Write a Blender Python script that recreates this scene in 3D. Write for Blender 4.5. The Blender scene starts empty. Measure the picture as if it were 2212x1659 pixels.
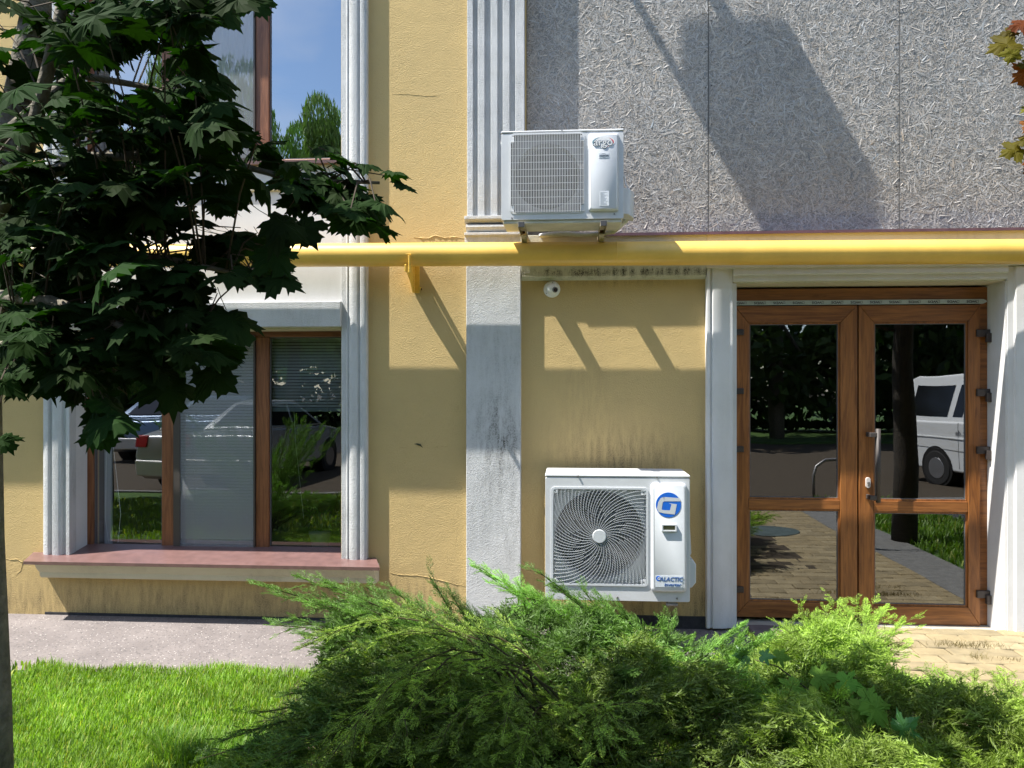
import bpy, bmesh, math, random
import numpy as np
from mathutils import Vector, Matrix, Euler
random.seed(7); rng = np.random.default_rng(7)
S = bpy.context.scene
COL = S.collection
R = math.radians

# ------------------------------------------------------------------ camera
F, PSI = 1700.0, R(4.1)                     # focal length in units of a 2212 wide picture, yaw to the left
CAM = (0.0, -5.5, 1.65)
cd = bpy.data.cameras.new("camera"); cam = bpy.data.objects.new("camera", cd); COL.objects.link(cam)
cd.sensor_width = 36; cd.lens = 36*F/2212; cd.clip_end = 400; cd.clip_start = .05
cam.location = CAM; cam.rotation_euler = (R(90), 0, PSI)
S.camera = cam
# ------------------------------------------------------------------ light
SUN = Vector((-3.05, -1.0, 5.5)).normalized()          # direction towards the sun
w = bpy.data.worlds.new("World"); S.world = w; w.use_nodes = True
nt = w.node_tree; nt.nodes.clear()
sky = nt.nodes.new("ShaderNodeTexSky"); sky.sky_type = 'NISHITA'; sky.sun_disc = False
sky.sun_elevation = math.asin(SUN.z); sky.sun_rotation = math.atan2(SUN.x, SUN.y)
sky.altitude = 100; sky.air_density = 1.0; sky.dust_density = .3; sky.ozone_density = 2.6
bg = nt.nodes.new("ShaderNodeBackground"); bg.inputs[1].default_value = .13
wo = nt.nodes.new("ShaderNodeOutputWorld")
# thin fair-weather clouds
tcw = nt.nodes.new("ShaderNodeTexCoord"); mpw = nt.nodes.new("ShaderNodeMapping"); mpw.inputs["Scale"].default_value = (1, 1, 2.6)
nzw = nt.nodes.new("ShaderNodeTexNoise"); nzw.inputs["Scale"].default_value = 2.3; nzw.inputs["Detail"].default_value = 7; nzw.inputs["Roughness"].default_value = .55
crw = nt.nodes.new("ShaderNodeMapRange"); crw.inputs[1].default_value = .40; crw.inputs[2].default_value = .70; crw.inputs[4].default_value = .6
mxw = nt.nodes.new("ShaderNodeMix"); mxw.data_type = 'RGBA'; mxw.inputs[7].default_value = (5.2, 5.4, 5.8, 1)
nt.links.new(tcw.outputs["Generated"], mpw.inputs[0]); nt.links.new(mpw.outputs[0], nzw.inputs[0]); nt.links.new(nzw.outputs[0], crw.inputs[0]); nt.links.new(crw.outputs[0], mxw.inputs[0])
nt.links.new(sky.outputs[0], mxw.inputs[6]); nt.links.new(mxw.outputs[2], bg.inputs[0]); nt.links.new(bg.outputs[0], wo.inputs[0])
sl = bpy.data.lights.new("sun", 'SUN'); sl.energy = 4.8; sl.angle = R(.53); sl.color = (1, .955, .88)
so = bpy.data.objects.new("sun", sl); COL.objects.link(so); so.location = (-6, -4, 12)
so.rotation_euler = SUN.to_track_quat('Z', 'Y').to_euler()
S.view_settings.view_transform = 'Standard'; S.view_settings.look = 'None'
S.view_settings.exposure = 1.4; S.view_settings.gamma = 1; S.view_settings.use_curve_mapping = False
S.render.engine = 'CYCLES'
S.cycles.max_bounces = 8; S.cycles.transparent_max_bounces = 16; S.cycles.diffuse_bounces = 4
S.cycles.glossy_bounces = 4; S.cycles.caustics_reflective = False; S.cycles.caustics_refractive = False
S.cycles.sample_clamp_indirect = 6

# ------------------------------------------------------------------ survey: picture measurements -> metres on a facade plane
cs, sn = math.cos(PSI), math.sin(PSI)
def X(u, o=0.0):
    a = (u-1106)/F; return (-CAM[1]-o)/(cs+a*sn)*(a*cs-sn)
def Z(u, v, o=0.0):
    a = (u-1106)/F; return CAM[2]-(-CAM[1]-o)/(cs+a*sn)*(v-829.5)/F
def P(u, v, d):                              # a point at distance d in front of the photographer
    a = (u-1106)/F; b = (v-829.5)/F
    return Vector((d*(a*cs-sn), CAM[1]+d*(cs+a*sn), CAM[2]-d*b))

# ------------------------------------------------------------------ helpers
LOC = {}
def thing(name, label, cat, loc=(0, 0, 0), group=None):
    o = bpy.data.objects.new(name, None); COL.objects.link(o); o.location = loc; o.empty_display_size = .1
    LOC[o.name] = Vector(loc); o['label'] = label; o['category'] = cat
    if group: o['group'] = group
    return o
def tag(o, label, cat, group=None):
    o['label'] = label; o['category'] = cat
    if group: o['group'] = group
    return o
def link(name, me, mats, parent=None, smooth=False, bevel=0, seg=2, kind=None):
    for m in (mats if isinstance(mats, (list, tuple)) else [mats]): me.materials.append(m)
    o = bpy.data.objects.new(name, me); COL.objects.link(o)
    if smooth: me.shade_smooth()
    if parent is not None: attach(o, parent)
    if bevel:
        b = o.modifiers.new("bevel", 'BEVEL'); b.width = bevel; b.segments = seg; b.limit_method = 'ANGLE'; b.angle_limit = R(40)
        me.shade_smooth()
        b.harden_normals = True
    if kind: o['kind'] = kind
    return o
def worldloc(p):
    l = Vector((0, 0, 0))
    while p is not None:
        l = l+LOC.get(p.name, Vector((0, 0, 0))); p = p.parent
    return l
def attach(o, parent):
    o.parent = parent; o.matrix_parent_inverse = Matrix.Translation(-worldloc(parent))
class MB:
    def __init__(s): s.v = []; s.f = []; s.mi = []
    def add(s, vs, fs, m=0):
        n = len(s.v); s.v += [tuple(v) for v in vs]; s.f += [tuple(i+n for i in f) for f in fs]; s.mi += [m]*len(fs); return s
    def box(s, x0, x1, y0, y1, z0, z1, m=0):
        if x0 > x1: x0, x1 = x1, x0
        if y0 > y1: y0, y1 = y1, y0
        if z0 > z1: z0, z1 = z1, z0
        v = [(x0,y0,z0),(x1,y0,z0),(x1,y1,z0),(x0,y1,z0),(x0,y0,z1),(x1,y0,z1),(x1,y1,z1),(x0,y1,z1)]
        return s.add(v, [(0,3,2,1),(4,5,6,7),(0,1,5,4),(1,2,6,5),(2,3,7,6),(3,0,4,7)], m)
    def prism(s, pts, ext, m=0):             # polygon pts (3D) extruded by vector ext
        n = len(pts); e = Vector(ext)
        a = [Vector(p) for p in pts]; b = [p+e for p in a]
        fs = [tuple(range(n))[::-1], tuple(range(n, 2*n))]+[(i, (i+1) % n, n+(i+1) % n, n+i) for i in range(n)]
        return s.add(a+b, fs, m)
    def tube(s, pts, r, n=8, m=0, caps=True):
        pts = [Vector(p) for p in pts]; k = len(pts)
        rs = r if isinstance(r, (list, tuple)) else [r]*k
        vs = []; up = None
        for i, p in enumerate(pts):
            d = (pts[min(i+1, k-1)]-pts[max(i-1, 0)]).normalized()
            if up is None: up = Vector((0, 0, 1)) if abs(d.z) < .9 else Vector((1, 0, 0))
            a = d.cross(up).normalized(); b = a.cross(d).normalized(); up = b
            for j in range(n):
                t = 2*math.pi*j/n; vs.append(p+(a*math.cos(t)+b*math.sin(t))*rs[i])
        fs = [(i*n+j, i*n+(j+1) % n, (i+1)*n+(j+1) % n, (i+1)*n+j) for i in range(k-1) for j in range(n)]
        if caps: fs += [tuple(range(n))[::-1], tuple((k-1)*n+j for j in range(n))]
        return s.add(vs, fs, m)
    def disc(s, c, r0, r1, y0, y1, n=32, m=0):   # cylinder along y, front at y0 (radius r0), back y1 (radius r1)
        vs = [(c[0]+r0*math.cos(2*math.pi*i/n), y0, c[1]+r0*math.sin(2*math.pi*i/n)) for i in range(n)]
        vs += [(c[0]+r1*math.cos(2*math.pi*i/n), y1, c[1]+r1*math.sin(2*math.pi*i/n)) for i in range(n)]
        return s.add(vs, [tuple(range(n)), tuple(range(n, 2*n))[::-1]]+[(i, n+i, n+(i+1) % n, (i+1) % n) for i in range(n)], m)
    def rrect(s, x0, x1, z0, z1, r, y0, y1, m=0, k=5, hole=None):   # rounded plate, front y0, back y1; optional rounded hole -> a ring
        def ring(x0, x1, z0, z1, r):
            q = []
            for cx, cz, a0 in ((x1-r, z1-r, 0), (x0+r, z1-r, 90), (x0+r, z0+r, 180), (x1-r, z0+r, 270)):
                for i in range(k+1):
                    t = R(a0+90*i/k); q.append((cx+r*math.cos(t), cz+r*math.sin(t)))
            return q
        o = ring(x0, x1, z0, z1, r); n = len(o)
        if hole is None:
            vs = [(x, y0, z) for x, z in o]+[(x, y1, z) for x, z in o]
            return s.add(vs, [tuple(range(n)), tuple(range(n, 2*n))[::-1]]+[(i, n+i, n+(i+1) % n, (i+1) % n) for i in range(n)], m)
        h = ring(*hole)
        vs = [(x, y0, z) for x, z in o]+[(x, y0, z) for x, z in h]+[(x, y1, z) for x, z in o]+[(x, y1, z) for x, z in h]
        fs = []
        for i in range(n):
            j = (i+1) % n
            fs += [(i, j, n+j, n+i), (2*n+j, 2*n+i, 3*n+i, 3*n+j), (i, 2*n+i, 2*n+j, j), (n+j, 3*n+j, 3*n+i, n+i)]
        return s.add(vs, fs, m)
    def build(s, name, mats, parent=None, smooth=False, bevel=0, seg=2, kind=None):
        me = bpy.data.meshes.new(name); me.from_pydata(s.v, [], s.f)
        if any(s.mi): me.polygons.foreach_set("material_index", s.mi)
        bm = bmesh.new(); bm.from_mesh(me); bmesh.ops.recalc_face_normals(bm, faces=bm.faces); bm.to_mesh(me); bm.free()
        return link(name, me, mats, parent, smooth, bevel, seg, kind)
def struct(o): o['kind'] = 'structure'; return o
def npmesh(name, V, Fa, mats, parent=None, col=None, smooth=False, kind=None, mi=None):
    """V (n,3), Fa (m,k) same-size faces"""
    me = bpy.data.meshes.new(name); k = Fa.shape[1]
    me.vertices.add(len(V)); me.vertices.foreach_set("co", np.ascontiguousarray(V, dtype=np.float32).ravel())
    me.loops.add(Fa.size); me.loops.foreach_set("vertex_index", np.ascontiguousarray(Fa, dtype=np.int32).ravel())
    me.polygons.add(len(Fa)); me.polygons.foreach_set("loop_start", np.arange(len(Fa), dtype=np.int32)*k)
    try: me.polygons.foreach_set("loop_total", np.full(len(Fa), k, dtype=np.int32))
    except Exception: pass
    if mi is not None: me.polygons.foreach_set("material_index", mi)
    if col is not None:
        a = me.color_attributes.new("tone", 'FLOAT_COLOR', 'POINT')
        c = np.ones((len(V), 4), np.float32); c[:, :3] = col; a.data.foreach_set("color", c.ravel())
    me.update(calc_edges=True); me.validate()
    return link(name, me, mats, parent, smooth, kind=kind)
def text(s, size, mat, c, name="lettering", parent=None, shear=0, bold=0, rotz=0, ext=.0006, sx=1.0, space=1.0, facing='front', yaw=0.0):
    cu = bpy.data.curves.new(name, 'FONT'); cu.body = s; cu.size = size; cu.align_x = 'CENTER'; cu.align_y = 'CENTER'
    cu.shear = shear; cu.offset = bold; cu.extrude = ext; cu.space_character = space; cu.resolution_u = 3
    t = bpy.data.objects.new("tmp_text", cu); COL.objects.link(t)
    dg = bpy.context.evaluated_depsgraph_get(); me = bpy.data.meshes.new_from_object(t.evaluated_get(dg))
    bpy.data.objects.remove(t); bpy.data.curves.remove(cu); me.name = name
    M = Matrix.Translation(c) @ Matrix.Rotation(yaw, 4, 'Z') @ Matrix.Rotation(R(90), 4, 'X') @ Matrix.Rotation(rotz, 4, 'Z') @ Matrix.Diagonal((sx, 1, 1, 1))
    me.transform(M); me.materials.clear()
    if mat is None: return me
    return link(name, me, mat, parent)

# ------------------------------------------------------------------ materials
def newmat(name):
    m = bpy.data.materials.new(name); m.use_nodes = True; n = m.node_tree.nodes; l = m.node_tree.links
    return m, n, l, n["Principled BSDF"]
def node(n, t, **kw):
    x = n.new(t)
    for k, v in kw.items():
        if k.startswith('i_'):
            key = k[2:]; key = int(key) if key.isdigit() else key.replace('_', ' ')
            x.inputs[key].default_value = v
        else: setattr(x, k, v)
    return x
def simple(name, c, rough=.5, metal=0, spec=.5, noise=0, nscale=8, bump=0, bscale=200, bdist=.001, coat=0):
    m, n, l, b = newmat(name); b.inputs["Base Color"].default_value = (*c, 1); b.inputs["Roughness"].default_value = rough
    b.inputs["Metallic"].default_value = metal; b.inputs["Specular IOR Level"].default_value = spec
    b.inputs["Coat Weight"].default_value = coat
    tc = node(n, "ShaderNodeNewGeometry")
    if noise:
        t = node(n, "ShaderNodeTexNoise", i_Scale=nscale, i_Detail=6, i_Roughness=.65); l.new(tc.outputs["Position"], t.inputs["Vector"])
        r = node(n, "ShaderNodeMapRange"); r.inputs[1].default_value = .3; r.inputs[2].default_value = .7
        r.inputs[3].default_value = 1-noise; r.inputs[4].default_value = 1+noise*.6; l.new(t.outputs[0], r.inputs[0])
        mx = node(n, "ShaderNodeVectorMath", operation='SCALE'); mx.inputs[0].default_value = c
        l.new(r.outputs[0], mx.inputs["Scale"]); l.new(mx.outputs[0], b.inputs["Base Color"])
    if bump:
        t = node(n, "ShaderNodeTexNoise", i_Scale=bscale, i_Detail=3); l.new(tc.outputs["Position"], t.inputs["Vector"])
        bp = node(n, "ShaderNodeBump", i_Strength=bump, i_Distance=bdist); l.new(t.outputs[0], bp.inputs["Height"]); l.new(bp.outputs[0], b.inputs["Normal"])
    return m
def mathn(n, l, op, a, b=None, clamp=False):
    x = n.new("ShaderNodeMath"); x.operation = op; x.use_clamp = clamp
    for i, q in enumerate((a, b)):
        if q is None: continue
        if isinstance(q, (int, float)): x.inputs[i].default_value = q
        else: l.new(q, x.inputs[i])
    return x.outputs[0]
def plaster(name, c, c2, stains=(), speck=.0, bump=.5, dirt=0, soft=False):
    """worm-textured render with weather stains; stains = (x, z, rx, rz, strength)"""
    m, n, l, b = newmat(name); b.inputs["Roughness"].default_value = .92; b.inputs["Specular IOR Level"].default_value = .2
    g = node(n, "ShaderNodeNewGeometry"); pos = g.outputs["Position"]
    sp = node(n, "ShaderNodeSeparateXYZ"); l.new(pos, sp.inputs[0])
    big = node(n, "ShaderNodeTexNoise", i_Scale=1.7, i_Detail=7, i_Roughness=.6); l.new(pos, big.inputs[0])
    mr = node(n, "ShaderNodeMapRange"); mr.inputs[1].default_value = .35; mr.inputs[2].default_value = .68; l.new(big.outputs[0], mr.inputs[0])
    mix = node(n, "ShaderNodeMix", data_type='RGBA'); mix.inputs[6].default_value = (*c, 1); mix.inputs[7].default_value = (*c2, 1); l.new(mr.outputs[0], mix.inputs[0])
    col = mix.outputs[2]
    st = node(n, "ShaderNodeMapping"); st.inputs["Scale"].default_value = (26, 26, 5); l.new(pos, st.inputs[0])
    sn_ = node(n, "ShaderNodeTexNoise", i_Scale=1.0, i_Detail=6, i_Roughness=.7); l.new(st.outputs[0], sn_.inputs[0])
    fn = node(n, "ShaderNodeTexNoise", i_Scale=120, i_Detail=3, i_Roughness=.7); l.new(pos, fn.inputs[0])
    tot = None
    for (cx, cz, rx, rz, s_) in stains:
        dx = mathn(n, l, 'DIVIDE', mathn(n, l, 'SUBTRACT', sp.outputs[0], cx), rx)
        dz = mathn(n, l, 'DIVIDE', mathn(n, l, 'SUBTRACT', sp.outputs[2], cz), rz)
        d2 = mathn(n, l, 'ADD', mathn(n, l, 'MULTIPLY', dx, dx), mathn(n, l, 'MULTIPLY', dz, dz))
        e = mathn(n, l, 'MULTIPLY', mathn(n, l, 'POWER', 2.718, mathn(n, l, 'MULTIPLY', d2, -1.0)), s_)
        tot = e if tot is None else mathn(n, l, 'ADD', tot, e)
    if dirt:
        nz = mathn(n, l, 'MULTIPLY', big.outputs[0], .5)
        zz = mathn(n, l, 'SUBTRACT', mathn(n, l, 'ADD', .12, nz), sp.outputs[2])
        e = mathn(n, l, 'MULTIPLY', mathn(n, l, 'MULTIPLY', zz, 3.0, clamp=True), dirt)
        tot = e if tot is None else mathn(n, l, 'ADD', tot, e)
    if speck:
        e = mathn(n, l, 'MULTIPLY', mathn(n, l, 'MULTIPLY', mathn(n, l, 'SUBTRACT', big.outputs[0], .38), 3, clamp=True), speck)
        tot = e if tot is None else mathn(n, l, 'ADD', tot, e)
    if tot is not None:
        sk = mathn(n, l, 'MULTIPLY', mathn(n, l, 'SUBTRACT', sn_.outputs[0], .38), 3.2, clamp=True)
        fk = mathn(n, l, 'ADD', .45, mathn(n, l, 'MULTIPLY', mathn(n, l, 'SUBTRACT', fn.outputs[0], .42), 5, clamp=True))
        a = mathn(n, l, 'MULTIPLY', mathn(n, l, 'MULTIPLY', sk, fk), tot, clamp=True)
        m2 = node(n, "ShaderNodeMix", data_type='RGBA'); m2.inputs[7].default_value = (.055, .052, .04, 1); l.new(col, m2.inputs[6]); l.new(a, m2.inputs[0]); col = m2.outputs[2]
    l.new(col, b.inputs["Base Color"])
    wp = node(n, "ShaderNodeTexNoise", i_Scale=135, i_Detail=2, i_Distortion=.9); l.new(pos, wp.inputs[0])
    n3 = node(n, "ShaderNodeTexNoise", i_Scale=9, i_Detail=2); l.new(pos, n3.inputs[0])
    h = mathn(n, l, 'ADD', mathn(n, l, 'MULTIPLY', wp.outputs[0], mathn(n, l, 'ADD', .7, n3.outputs[0])), mathn(n, l, 'MULTIPLY', n3.outputs[0], .3))
    bp = node(n, "ShaderNodeBump", i_Strength=bump, i_Distance=.0068); l.new(h, bp.inputs["Height"]); l.new(bp.outputs[0], b.inputs["Normal"])
    return m
def wood(name, c, vertical=True, rough=.42, k=1.0):
    m, n, l, b = newmat(name); b.inputs["Roughness"].default_value = rough
    g = node(n, "ShaderNodeNewGeometry"); mp = node(n, "ShaderNodeMapping"); mp.inputs["Scale"].default_value = (22, 22, 1.6) if vertical else (1.6, 22, 22)
    l.new(g.outputs["Position"], mp.inputs[0])
    t = node(n, "ShaderNodeTexNoise", i_Scale=1.6, i_Detail=9, i_Roughness=.62, i_Distortion=1.2); l.new(mp.outputs[0], t.inputs[0])
    cr = node(n, "ShaderNodeValToRGB"); l.new(t.outputs[0], cr.inputs[0])
    e = cr.color_ramp.elements; e[0].position = .33; e[0].color = (c[0]*.5, c[1]*.42, c[2]*.4, 1); e[1].position = .66; e[1].color = (c[0]*1.2, c[1]*1.2, c[2]*1.2, 1)
    l.new(cr.outputs[0], b.inputs["Base Color"])
    bp = node(n, "ShaderNodeBump", i_Strength=.12, i_Distance=.001); l.new(t.outputs[0], bp.inputs["Height"]); l.new(bp.outputs[0], b.inputs["Normal"])
    return m
def leafmat(name, c, trans, tcol, rough=.45, attr=False, fac=.35, spec=.5):
    m, n, l, b = newmat(name); b.inputs["Roughness"].default_value = rough; b.inputs["Specular IOR Level"].default_value = spec
    oi = node(n, "ShaderNodeObjectInfo"); g = node(n, "ShaderNodeNewGeometry")
    t = node(n, "ShaderNodeTexNoise", i_Scale=9, i_Detail=3); l.new(g.outputs["Position"], t.inputs[0])
    hs = node(n, "ShaderNodeHueSaturation")
    if attr:
        at = node(n, "ShaderNodeAttribute", attribute_name="tone"); mu = node(n, "ShaderNodeMix", data_type='RGBA', blend_type='MULTIPLY'); mu.inputs[0].default_value = 1
        mu.inputs[6].default_value = (*c, 1); l.new(at.outputs[0], mu.inputs[7]); l.new(mu.outputs[2], hs.inputs["Color"])
    else: hs.inputs["Color"].default_value = (*c, 1)
    v = mathn(n, l, 'ADD', mathn(n, l, 'MULTIPLY', oi.outputs["Random"], .6), mathn(n, l, 'MULTIPLY', t.outputs[0], .9))
    l.new(mathn(n, l, 'ADD', v, .2), hs.inputs["Value"])
    h2 = mathn(n, l, 'ADD', .485, mathn(n, l, 'MULTIPLY', oi.outputs["Random"], .03)); l.new(h2, hs.inputs["Hue"])
    l.new(hs.outputs[0], b.inputs["Base Color"])
    tr = node(n, "ShaderNodeBsdfTranslucent")
    mu2 = node(n, "ShaderNodeMix", data_type='RGBA', blend_type='MULTIPLY'); mu2.inputs[0].default_value = 1; mu2.inputs[7].default_value = (*tcol, 1)
    l.new(hs.outputs[0], mu2.inputs[6]); l.new(mu2.outputs[2], tr.inputs[0])
    ms = node(n, "ShaderNodeMixShader"); ms.inputs[0].default_value = trans
    out = n["Material Output"]; l.new(b.outputs[0], ms.inputs[1]); l.new(tr.outputs[0], ms.inputs[2]); l.new(ms.outputs[0], out.inputs[0])
    return m
def glass(name, refl=.3, tint=(.8, .85, .85), wob=.02):
    m, n, l, b = newmat(name); out = n["Material Output"]; n.remove(b)
    g = node(n, "ShaderNodeNewGeometry")
    t = node(n, "ShaderNodeTexNoise", i_Scale=1.3, i_Detail=1); l.new(g.outputs["Position"], t.inputs[0])
    bp = node(n, "ShaderNodeBump", i_Strength=1.0, i_Distance=wob*.1); l.new(t.outputs[0], bp.inputs["Height"])
    gl = node(n, "ShaderNodeBsdfGlossy", i_Roughness=.0); gl.inputs[0].default_value = (.96, .98, 1, 1); l.new(bp.outputs[0], gl.inputs["Normal"])
    tr = node(n, "ShaderNodeBsdfTransparent"); tr.inputs[0].default_value = (*tint, 1)
    fr = node(n, "ShaderNodeFresnel", i_IOR=1.5); f = mathn(n, l, 'ADD', mathn(n, l, 'MULTIPLY', fr.outputs[0], 1.0), refl-.04, clamp=True)
    ms = node(n, "ShaderNodeMixShader"); l.new(f, ms.inputs[0]); l.new(tr.outputs[0], ms.inputs[1]); l.new(gl.outputs[0], ms.inputs[2]); l.new(ms.outputs[0], out.inputs[0])
    return m
M = {}
xs = X(1330)
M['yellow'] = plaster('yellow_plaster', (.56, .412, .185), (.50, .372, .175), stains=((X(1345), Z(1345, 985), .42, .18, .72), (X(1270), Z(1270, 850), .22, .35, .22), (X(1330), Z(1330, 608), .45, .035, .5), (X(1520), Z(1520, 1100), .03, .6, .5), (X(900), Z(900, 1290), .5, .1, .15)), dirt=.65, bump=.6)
M['white_plaster'] = plaster('white_plaster', (.57, .575, .575), (.49, .50, .50), stains=((X(1080), Z(1080, 940), .14, .28, .75), (X(1110), Z(1110, 1180), .06, .3, .4)), speck=.42, bump=.7)
M['smooth_white'] = plaster('smooth_white_plaster', (.66, .66, .66), (.58, .58, .57), speck=.12, bump=.12)
M['cream'] = plaster('cream_plaster', (.62, .58, .45), (.54, .50, .38), speck=.25, bump=.2)
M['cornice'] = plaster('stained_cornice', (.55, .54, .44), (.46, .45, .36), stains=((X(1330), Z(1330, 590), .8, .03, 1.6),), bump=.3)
M['plinth'] = simple('bitumen_plinth', (.035, .035, .04), .9, noise=.5, nscale=30, bump=.5, bscale=80, bdist=.004)
M['brown_v'] = wood('brown_foil_vertical', (.27, .105, .026)); M['brown_h'] = wood('brown_foil_horizontal', (.27, .105, .026), False)
M['redbrown_v'] = wood('window_foil_vertical', (.23, .088, .035)); M['redbrown_h'] = wood('window_foil_horizontal', (.23, .088, .035), False)
M['sill'] = simple('burgundy_metal', (.155, .088, .080), .32, noise=.25, nscale=14, spec=.6)
M['flash'] = simple('dark_violet_flashing', (.115, .065, .085), .4, noise=.3, nscale=10)
M['pipe'] = simple('yellow_gas_paint', (.77, .485, .10), .40, noise=.16, nscale=3, bump=.15, bscale=60, bdist=.001, spec=.5)
M['pipe2'] = simple('yellow_bracket_paint', (.75, .49, .08), .45, noise=.15, nscale=30)
M['rust'] = simple('rust', (.10, .035, .015), .9, noise=.5, nscale=60)
M['ac'] = simple('ac_white_paint', (.60, .61, .62), .36, noise=.10, nscale=4, spec=.4)
M['ac2'] = simple('ac_cover_white', (.58, .60, .62), .30, noise=.03, nscale=9, spec=.45)
M['acdark'] = simple('ac_dark_cavity', (.012, .012, .016), .7)
M['acgrey'] = simple('ac_shroud_grey', (.16, .165, .18), .5)
M['coil'] = simple('ac_coil_fins', (.06, .065, .07), .5, metal=.3)
M['plastic_w'] = simple('white_plastic', (.78, .78, .77), .3)
M['glassblack'] = simple('black_lens', (.01, .01, .012), .08)
M['seam'] = simple('dark_seam', (.05, .05, .055), .7)
M['blue'] = simple('blue_print', (.015, .14, .62), .35)
M['bluetext'] = simple('dark_blue_print', (.05, .12, .33), .4)
M['greytext'] = simple('grey_print', (.12, .14, .18), .4)
M['redprint'] = simple('red_print', (.55, .08, .10), .4); M['teal'] = simple('teal_print', (.15, .33, .40), .4)
M['sticker'] = simple('grey_white_sticker', (.62, .66, .70), .45); M['palesticker'] = simple('pale_rating_sticker', (.66, .69, .72), .5)
M['lcd'] = simple('olive_lcd', (.14, .13, .07), .2)
M['hinge'] = simple('dark_hinge', (.055, .045, .042), .42, metal=.3, noise=.2)
M['handle'] = simple('bronze_handle', (.05, .042, .038), .6)
M['steel'] = simple('galvanised', (.30, .29, .29), .5, metal=.8, noise=.3, nscale=40)
M['bracket'] = simple('rusty_bracket', (.42, .36, .26), .6, noise=.55, nscale=45)
M['hose'] = simple('white_tape_hose', (.72, .71, .70), .6, noise=.15, nscale=25, bump=.4, bscale=40, bdist=.004)
M['tape'] = simple('protective_tape', (.42, .47, .48), .4, noise=.15, nscale=15)
M['tapetext'] = simple('tape_print', (.03, .03, .035), .5)
M['tile'] = simple('threshold_tile', (.40, .37, .31), .5, noise=.15, nscale=10)
M['glass'] = glass('window_glass', .34); M['glasslow'] = glass('lower_window_glass', .17, (.93, .95, .95)); M['doorglass'] = glass('door_glass', .19, (.55, .58, .58), .03)
M['gasket'] = simple('grey_gasket', (.10, .10, .11), .6)
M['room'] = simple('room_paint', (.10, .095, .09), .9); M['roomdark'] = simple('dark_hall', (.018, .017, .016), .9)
M['slat'] = simple('blind_slat', (.82, .84, .86), .45); M['slatblue'] = simple('blind_rail', (.42, .50, .62), .4)
M['screenframe'] = simple('screen_frame', (.055, .045, .04), .45)
def sheer(name, c, a):
    m, n, l, b = newmat(name); out = n["Material Output"]; b.inputs["Base Color"].default_value = (*c, 1); b.inputs["Roughness"].default_value = .9
    tr = node(n, "ShaderNodeBsdfTransparent"); ms = node(n, "ShaderNodeMixShader"); ms.inputs[0].default_value = a
    l.new(tr.outputs[0], ms.inputs[1]); l.new(b.outputs[0], ms.inputs[2]); l.new(ms.outputs[0], out.inputs[0]); return m
M['screen'] = sheer('insect_mesh', (.36, .38, .40), .42); M['curtain'] = sheer('sheer_curtain', (.62, .66, .70), .85)
M['asphalt'] = simple('asphalt', (.032, .033, .037), .85, noise=.3, nscale=20, bump=.4, bscale=120, bdist=.004)
M['paint'] = simple('road_paint', (.70, .70, .68), .6, noise=.15, nscale=14)
M['sidewalk'] = None
M['kerb'] = simple('concrete_kerb', (.16, .16, .155), .9, noise=.3, nscale=14, bump=.4, bscale=100, bdist=.003)
M['paver'] = simple('yellow_paver', (.27, .215, .12), .85, noise=.28, nscale=7, bump=.4, bscale=150, bdist=.002)
M['paverred'] = simple('greyred_paver', (.13, .10, .10), .85, noise=.28, nscale=7, bump=.4, bscale=150, bdist=.002)
M['soil'] = simple('soil', (.06, .045, .028), .95, noise=.5, nscale=12, bump=.8, bscale=50, bdist=.02)
M['lawnbase'] = simple('lawn_base', (.05, .11, .015), .95, noise=.45, nscale=9, bump=.6, bscale=60, bdist=.02)
M['bark'] = simple('pale_bark', (.13, .115, .085), .9, noise=.55, nscale=22, bump=.9, bscale=45, bdist=.01)
M['jstem'] = simple('juniper_stem', (.06, .055, .025), .95, spec=.08, noise=.3, nscale=30)
M['twig'] = simple('dark_twig', (.05, .035, .02), .8, noise=.3, nscale=30)
def sidewalk_mat():
    m, n, l, b = newmat('pinkish_concrete'); b.inputs["Roughness"].default_value = .85
    g = node(n, "ShaderNodeNewGeometry"); pos = g.outputs["Position"]
    t = node(n, "ShaderNodeTexNoise", i_Scale=3, i_Detail=8, i_Roughness=.7); l.new(pos, t.inputs[0])
    cr = node(n, "ShaderNodeValToRGB"); e = cr.color_ramp.elements
    e[0].position = .3; e[0].color = (.125, .108, .104, 1); e[1].position = .7; e[1].color = (.19, .166, .158, 1); l.new(t.outputs[0], cr.inputs[0])
    v = node(n, "ShaderNodeTexVoronoi", i_Scale=95); l.new(pos, v.inputs[0])
    sx = node(n, "ShaderNodeSeparateXYZ"); l.new(v.outputs["Color"], sx.inputs[0])
    big = mathn(n, l, 'MULTIPLY', mathn(n, l, 'GREATER_THAN', sx.outputs[0], .93), mathn(n, l, 'LESS_THAN', v.outputs["Distance"], .38))
    m2 = node(n, "ShaderNodeMix", data_type='RGBA'); m2.inputs[7].default_value = (.40, .37, .35, 1); l.new(big, m2.inputs[0]); l.new(cr.outputs[0], m2.inputs[6])
    dk = mathn(n, l, 'MULTIPLY', mathn(n, l, 'GREATER_THAN', sx.outputs[1], .88), .55)
    m3 = node(n, "ShaderNodeMix", data_type='RGBA'); m3.inputs[7].default_value = (.06, .055, .055, 1); l.new(dk, m3.inputs[0]); l.new(m2.outputs[2], m3.inputs[6])
    l.new(m3.outputs[2], b.inputs["Base Color"])
    n3 = node(n, "ShaderNodeTexNoise", i_Scale=140, i_Detail=4); l.new(pos, n3.inputs[0])
    bp = node(n, "ShaderNodeBump", i_Strength=.5, i_Distance=.004); l.new(n3.outputs[0], bp.inputs["Height"]); l.new(bp.outputs[0], b.inputs["Normal"])
    return m
M['sidewalk'] = sidewalk_mat()
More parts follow.
